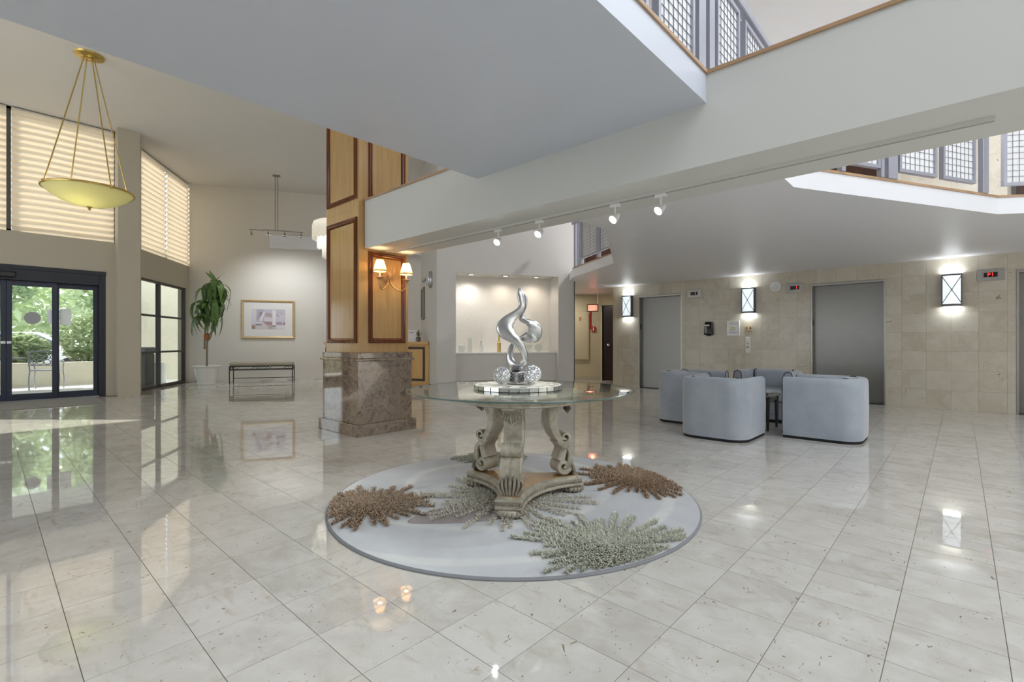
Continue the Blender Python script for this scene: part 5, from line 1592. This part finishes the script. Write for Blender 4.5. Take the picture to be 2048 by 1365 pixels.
# ---------------------------------------------------------------- tub armchairs
def tub_path(off):
    hw, hd, r = 0.365 - off, 0.36 - off, max(0.02, 0.2 - off)
    pts = [(hw, 0.36)]
    pts.append((hw, 0.1))
    for k in range(11):
        a = 0 - (PI / 2) * k / 10
        pts.append((hw - r + r * math.cos(a), -hd + r + r * math.sin(a)))
    for k in range(11):
        a = -PI / 2 - (PI / 2) * k / 10
        pts.append((-hw + r + r * math.cos(a), -hd + r + r * math.sin(a)))
    pts.append((-hw, 0.1)); pts.append((-hw, 0.36))
    return pts
def make_chair():
    t = thing('tub_armchair', 'armchair', 'armchair')
    sec = [(0.006, 0.03), (0.0, 0.10), (-0.004, 0.35), (0.0, 0.60), (0.004, 0.645), (0.02, 0.668), (0.05, 0.676), (0.085, 0.668), (0.103, 0.645), (0.108, 0.60), (0.105, 0.25)]
    rows = [[(x, y, z) for x, y in tub_path(o)] for o, z in sec]
    mb = MB().grid(rows)
    n = len(rows[0])
    for e in (0, n - 1):
        mb.f.append(tuple(i * n + e for i in range(len(rows))))
    mb.build('shell', 'velvet_blue', t, 50)
    MB().prism(tub_path(0.012) , 0.0, 0.03).build('plinth', 'piping_black', t)
    MB().box(-0.255, -0.25, 0.03, 0.255, 0.345, 0.27).build('seat_base', 'velvet_blue', t, bevel=(0.015, 2))
    sc1 = MB().box(-0.25, -0.14, 0.27, 0.25, 0.37, 0.43).build('seat_cushion', 'velvet_blue', t, 40, (0.035, 3))
    bc = MB().box(-0.245, -0.25, 0.30, 0.245, -0.13, 0.672).xf(lambda p: Vector((p.x, p.y - 0.02 * (p.z - .3), p.z))).build('back_cushion', 'velvet_blue', t, 40, (0.035, 3))
    for s in (-1, 1):
        MB().tube([(s * 0.252, -0.15, 0.33), (s * 0.252, -0.155, 0.60), (s * 0.245, -0.16, 0.668), (s * 0.24, -0.21, 0.678), (s * 0.24, -0.24, 0.67)], 0.005, 6).build('piping', 'piping_black', bc, 60)
        MB().tube(cr([(s * 0.36, 0.362, 0.04), (s * 0.366, 0.362, 0.35), (s * 0.36, 0.362, 0.62), (s * 0.33, 0.362, 0.67), (s * 0.28, 0.362, 0.66), (s * 0.26, 0.362, 0.6), (s * 0.258, 0.362, 0.3)], 5), 0.0045, 6).build('piping', 'piping_black', t, 60)
    return t
c0 = make_chair()
spots = [((-2.0, 5.68), 0, 'blue-grey tub armchair nearest the camera, seen from behind, left of the low table'),
         ((-1.10, 6.40), PI / 2, 'blue-grey tub armchair in front of the middle elevator, back to the right'),
         ((-2.68, 6.48), -PI / 2, 'blue-grey tub armchair at the far left of the seating group'),
         ((-1.95, 7.40), PI, 'blue-grey tub armchair at the back of the group, facing the camera')]
for k, ((x, y), a, lb) in enumerate(spots):
    o = c0 if k == 0 else copy_tree(c0)
    o.location = (x, y, 0); o.rotation_euler = (0, 0, a); o['label'] = lb; o['group'] = 'tub armchairs by the elevators'
# low table with magazines
ctb = thing('coffee_table', 'small dark-legged side table with glass shelf between the armchairs', 'side table', (-1.88, 6.52, 0))
MB().box(-0.23, -0.23, 0.40, 0.23, 0.23, 0.425).build('table_top', 'granite_table', ctb, bevel=(0.006, 2))
m_ = MB()
m_.box(-0.2, -0.2, 0.35, 0.2, -0.18, 0.40); m_.box(-0.2, 0.18, 0.35, 0.2, 0.2, 0.40); m_.box(-0.2, -0.18, 0.35, -0.18, 0.18, 0.4); m_.box(0.18, -0.18, 0.35, 0.2, 0.18, 0.4)
m_.build('frame', 'bronze_frame', ctb)
for x in (-0.19, 0.19):
    for y in (-0.19, 0.19):
        MB().tube([(x, y, 0.40), (x, y, 0.2), (x, y, 0.0)], [0.026, 0.02, 0.014], 10).build('leg', 'bronze_frame', ctb, 60)
MB().box(-0.19, -0.19, 0.16, 0.19, 0.19, 0.168).build('shelf', 'pane_glass', ctb)
for k, (lb, a, mt_) in enumerate((('dark magazine at the bottom of the pile on the side table', 0.1, 'mag_dark'), ('pale magazine lying on the dark one on the side table', -0.25, 'mag_cover'), ('topmost pale magazine on the side table pile', 0.4, 'mag_cover'))):
    t = thing('magazine', lb, 'magazine', (-1.86, 6.5, 0.4255 + 0.0135 * k), a, 'magazines on the side table')
    MB().box(-0.11, -0.145, 0, 0.11, 0.145, 0.0025).build('cover', mt_, t); MB().box(-0.108, -0.143, 0.0025, 0.108, 0.143, 0.0105).build('pages', 'paper', t); MB().box(-0.11, -0.145, 0.0105, 0.11, 0.145, 0.013).build('cover', mt_, t)

# ---------------------------------------------------------------- outside the windows
gr = MB().box(-60, -40, -0.3, -12.36, 40, -0.06).build('ground', 'asphalt'); struct(gr, 'grey asphalt outside the entrance', 'ground')
pa = MB().prism([(-12.36, -8), (-12.36, 2.1), (-12.95, 2.1), (-15.3, 3.75), (-18.5, 7.0), (-18.5, -8)], -0.06, -0.01).build('patio', 'patio'); struct(pa, 'pale paved patio outside the glass doors', 'patio')
pl_ = MB().box(-16.6, -8, -0.02, -16.3, 2.75, 0.56).build('wall_planter', 'planter_wall', bevel=(0.01, 1)); struct(pl_, 'low cream planter wall outside the entrance', 'wall')
so = MB().box(-18.0, -8, -0.02, -16.6, 2.75, 0.45).build('planting_bed', 'soil'); struct(so, 'soil bed behind the planter wall', 'planting bed')
pc = MB().prism([(-17.2, -8), (-12.52, -8), (-12.52, 1.9), (-13.0, 2.0), (-15.2, 3.5), (-15.8, 3.5), (-15.8, 2.4), (-17.2, 2.4)], 2.75, 3.0).build('ceiling_porch', 'paint_white'); struct(pc, 'white porch ceiling outside the entrance', 'ceiling')  # arm along the side window added to block sun from the lower panes
pw = MB().box(-17.0, 2.8, -0.02, -16.75, 6.0, 3.2).build('wall_outside', 'planter_wall'); struct(pw, 'cream outside wall seen through the six-pane window', 'wall')
t = thing('trash_bin', 'dark grey outdoor bin seen through the six-pane window', 'bin', (-14.25, 2.50, -0.01), math.atan2(WD.y, WD.x))
MB().box(-0.22, -0.2, 0, 0.22, 0.2, 0.8).build('body', 'bronze_frame', t, bevel=(0.03, 2)); MB().box(-0.24, -0.22, 0.8, 0.24, 0.22, 0.95).build('lid', 'alu_dark', t, bevel=(0.04, 2))
t = thing('outdoor_planter', 'white outdoor planter box seen through the six-pane window', 'planter', (-15.2, 2.92, -0.01), math.atan2(WD.y, WD.x))
m_ = MB(); m_.prism([(-0.26, -0.2), (0.26, -0.2), (0.26, 0.2), (-0.26, 0.2)], 0, 0.5); m_.build('box', 'white_matte', t, bevel=(0.02, 2)); MB().box(-0.22, -0.16, 0.5, 0.22, 0.16, 0.51).build('soil', 'soil', t)

def bush(label, x, y, z, rx, ry, rz_, n, seed, ls=0.11, trunk=0.0):
    random.seed(seed)
    t = thing('bush' if not trunk else 'tree', label, 'bush' if not trunk else 'tree', (x, y, z), 0, 'plants outside the entrance')
    mb = MB()
    for k in range(n):
        u = Vector((random.gauss(0, 1), random.gauss(0, 1), random.gauss(0, 1))).normalized()
        q = random.uniform(0.55, 1.0)
        c = Vector((u.x * rx * q, u.y * ry * q, trunk + rz_ + u.z * rz_ * q))
        a = Vector((random.gauss(0, 1), random.gauss(0, 1), random.gauss(0, .6))).normalized(); b = a.orthogonal().normalized()
        b.rotate(Matrix.Rotation(random.random() * 6, 3, a)); s_ = ls * random.uniform(.6, 1.3)
        i = len(mb.v)
        mb.v += [tuple(c - a * s_), tuple(c + b * s_ * .35), tuple(c + a * s_), tuple(c - b * s_ * .35)]
        mb.f.append((i, i + 1, i + 2, i + 3))
    tag(mb.build('foliage', 'leaf_out', t, recalc=False), kind='stuff')
    if trunk:
        MB().tube([(0, 0, 0), (0.05, 0.02, trunk * 0.6), (0, 0, trunk + rz_)], [0.14, 0.11, 0.06], 10).build('trunk', 'bark', t, 60)
    else:
        MB().tube([(0, 0, 0), (0, 0, rz_)], 0.03, 6).build('stem', 'bark', t)
    return t
bush('leafy green shrub in the planter at the left edge of the doors', -17.35, -1.25, 0.45, 0.6, 0.65, 0.55, 1100, 21)
bush('leafy green shrub behind the patio chair', -17.3, 0.62, 0.45, 0.6, 0.55, 0.42, 1100, 22)
bush('leafy green shrub in the planter seen through the right door panel', -17.35, 1.9, 0.45, 0.65, 0.68, 0.75, 1300, 23)
bush('pale street tree seen through the left door panel', -25.5, -0.6, 0, 2.0, 2.0, 1.5, 2600, 24, 0.2, 1.9)
bush('pale street tree seen through the right door panel', -22.5, 3.6, 0, 1.8, 1.8, 1.9, 2600, 25, 0.2, 1.3)
bush('broad hazy tree filling the view behind the left door panel', -33, 2.4, 0, 3.4, 3.6, 3.0, 3200, 27, 0.3, 0.6)
bush('broad hazy tree filling the view behind the right door panel', -31, 10.5, 0, 3.0, 3.2, 3.0, 2800, 28, 0.3, 0.6)
bush('distant street tree behind the parked car', -31, -4.6, 0, 2.6, 2.6, 2.0, 2400, 26, 0.24, 1.8)
# flowers
random.seed(8)
fl_ = thing('flowering_plant', 'low plant with small red flowers on the planter edge', 'plant', (-17.12, -0.28, 0.45))
m_ = MB()
for k in range(14): m_.sphere((random.uniform(-.3, .3), random.uniform(-.22, .22), random.uniform(0.12, 0.3)), 0.04, 6, 4, 0.7)
m_.build('blossoms', 'flower_red', fl_)
m_ = MB()
for k in range(160):
    x, y, z_ = random.uniform(-.3, .3), random.uniform(-.22, .22), random.uniform(0, .24); a = random.random() * 6
    m_.quad((x, y, z_), (x + .05 * math.cos(a), y + .05 * math.sin(a), z_ + .03), (x + .09 * math.cos(a), y + .09 * math.sin(a), z_ + .02), (x + .05 * math.cos(a + .6), y + .05 * math.sin(a + .6), z_))
m_.build('leaves', 'leaf_out', fl_, recalc=False)
# patio chair and table
pcx = thing('patio_chair', 'grey iron patio chair with scrolled back outside the doors', 'chair', (-15.3, 0.95, -0.01), R(75))
for x in (-0.24, 0.24):
    MB().tube(cr([(x, -0.24, 0), (x * 1.05, -0.22, 0.22), (x, -0.2, 0.43), (x * 1.02, -0.26, 0.62), (x * 0.95, -0.32, 0.86)], 5), 0.014, 8).build('leg', 'alu_grey', pcx, 60)
    MB().tube(cr([(x, 0.24, 0), (x * 1.05, 0.22, 0.22), (x, 0.2, 0.43), (x * 1.1, 0.12, 0.62), (x * 1.1, -0.1, 0.64), (x, -0.26, 0.62)], 5), 0.014, 8).build('leg', 'alu_grey', pcx, 60)
MB().box(-0.25, -0.22, 0.42, 0.25, 0.24, 0.44).build('seat', 'alu_grey', pcx, bevel=(0.008, 2))
m_ = MB()
for k in range(4):
    for r_ in range(2):
        m_.tube([(-0.17 + k * 0.115 + 0.055 * math.cos(t), -0.265 - 0.02 * r_, 0.62 + r_ * 0.11 + 0.055 * math.sin(t)) for t in [2 * PI * q / 12 for q in range(12)]], 0.009, 6, True)
m_.bar((-0.24, -0.25, 0.55), (0.24, -0.25, 0.55), 0.02, 0.02); m_.bar((-0.23, -0.32, 0.86), (0.23, -0.32, 0.86), 0.03, 0.03)
m_.build('backrest', 'alu_grey', pcx, 50)
ptb = thing('patio_table', 'round dark patio table outside the doors', 'table', (-15.2, 0.1, -0.01))
MB().lathe([(0, 0.70), (0.5, 0.70), (0.52, 0.715), (0.5, 0.73), (0, 0.73)], 36).build('table_top', 'dark_brown_door', ptb, 40)
MB().tube([(0, 0, 0.02), (0, 0, 0.7)], 0.03, 10).build('pedestal', 'alu_grey', ptb, 60); MB().lathe([(0, 0), (0.24, 0), (0.2, 0.03), (0, 0.04)], 24).build('base', 'alu_grey', ptb, 40)
# parked white car
car = thing('parked_car', 'white car parked beyond the planter', 'car', (-21.0, 0.4, -0.06), R(90))
pr_ = [(-2.2, 0.35), (-2.2, 0.75), (-2.0, 0.9), (-1.2, 0.98), (-0.6, 1.4), (0.7, 1.42), (1.4, 1.02), (2.1, 0.95), (2.25, 0.7), (2.2, 0.35)]
MB().prism(pr_, -0.85, 0.85).xf(lambda p: Vector((p.x, p.z * (1 - 0.18 * max(0, (p.y - 0.95) / 0.45)), p.y))).build('body', 'car_paint', car, 30, (0.05, 2))
for s in (-1, 1):
    m_ = MB().prism([(-1.05, 1.0), (-0.55, 1.33), (0.05, 1.35), (0.05, 1.0)], 0, 0.01); m_.prism([(0.12, 1.0), (0.12, 1.35), (0.65, 1.34), (1.2, 1.02)], 0, 0.01)
    m_.xf(lambda p: Vector((p.x, s * (0.853 - 0.15 * max(0, (p.y - 0.95) / 0.45) + p.z), p.y))).build('side_window', 'car_glass', car)
    for x in (-1.4, 1.4):
        MB().lathe([(0, -0.1), (0.2, -0.1), (0.32, -0.08), (0.33, 0), (0.32, 0.1), (0, 0.1)], 24).xf(lambda p: Vector((x + p.x, s * 0.8 + p.z, 0.33 + p.y))).build('wheel', 'rubber', car, 40)
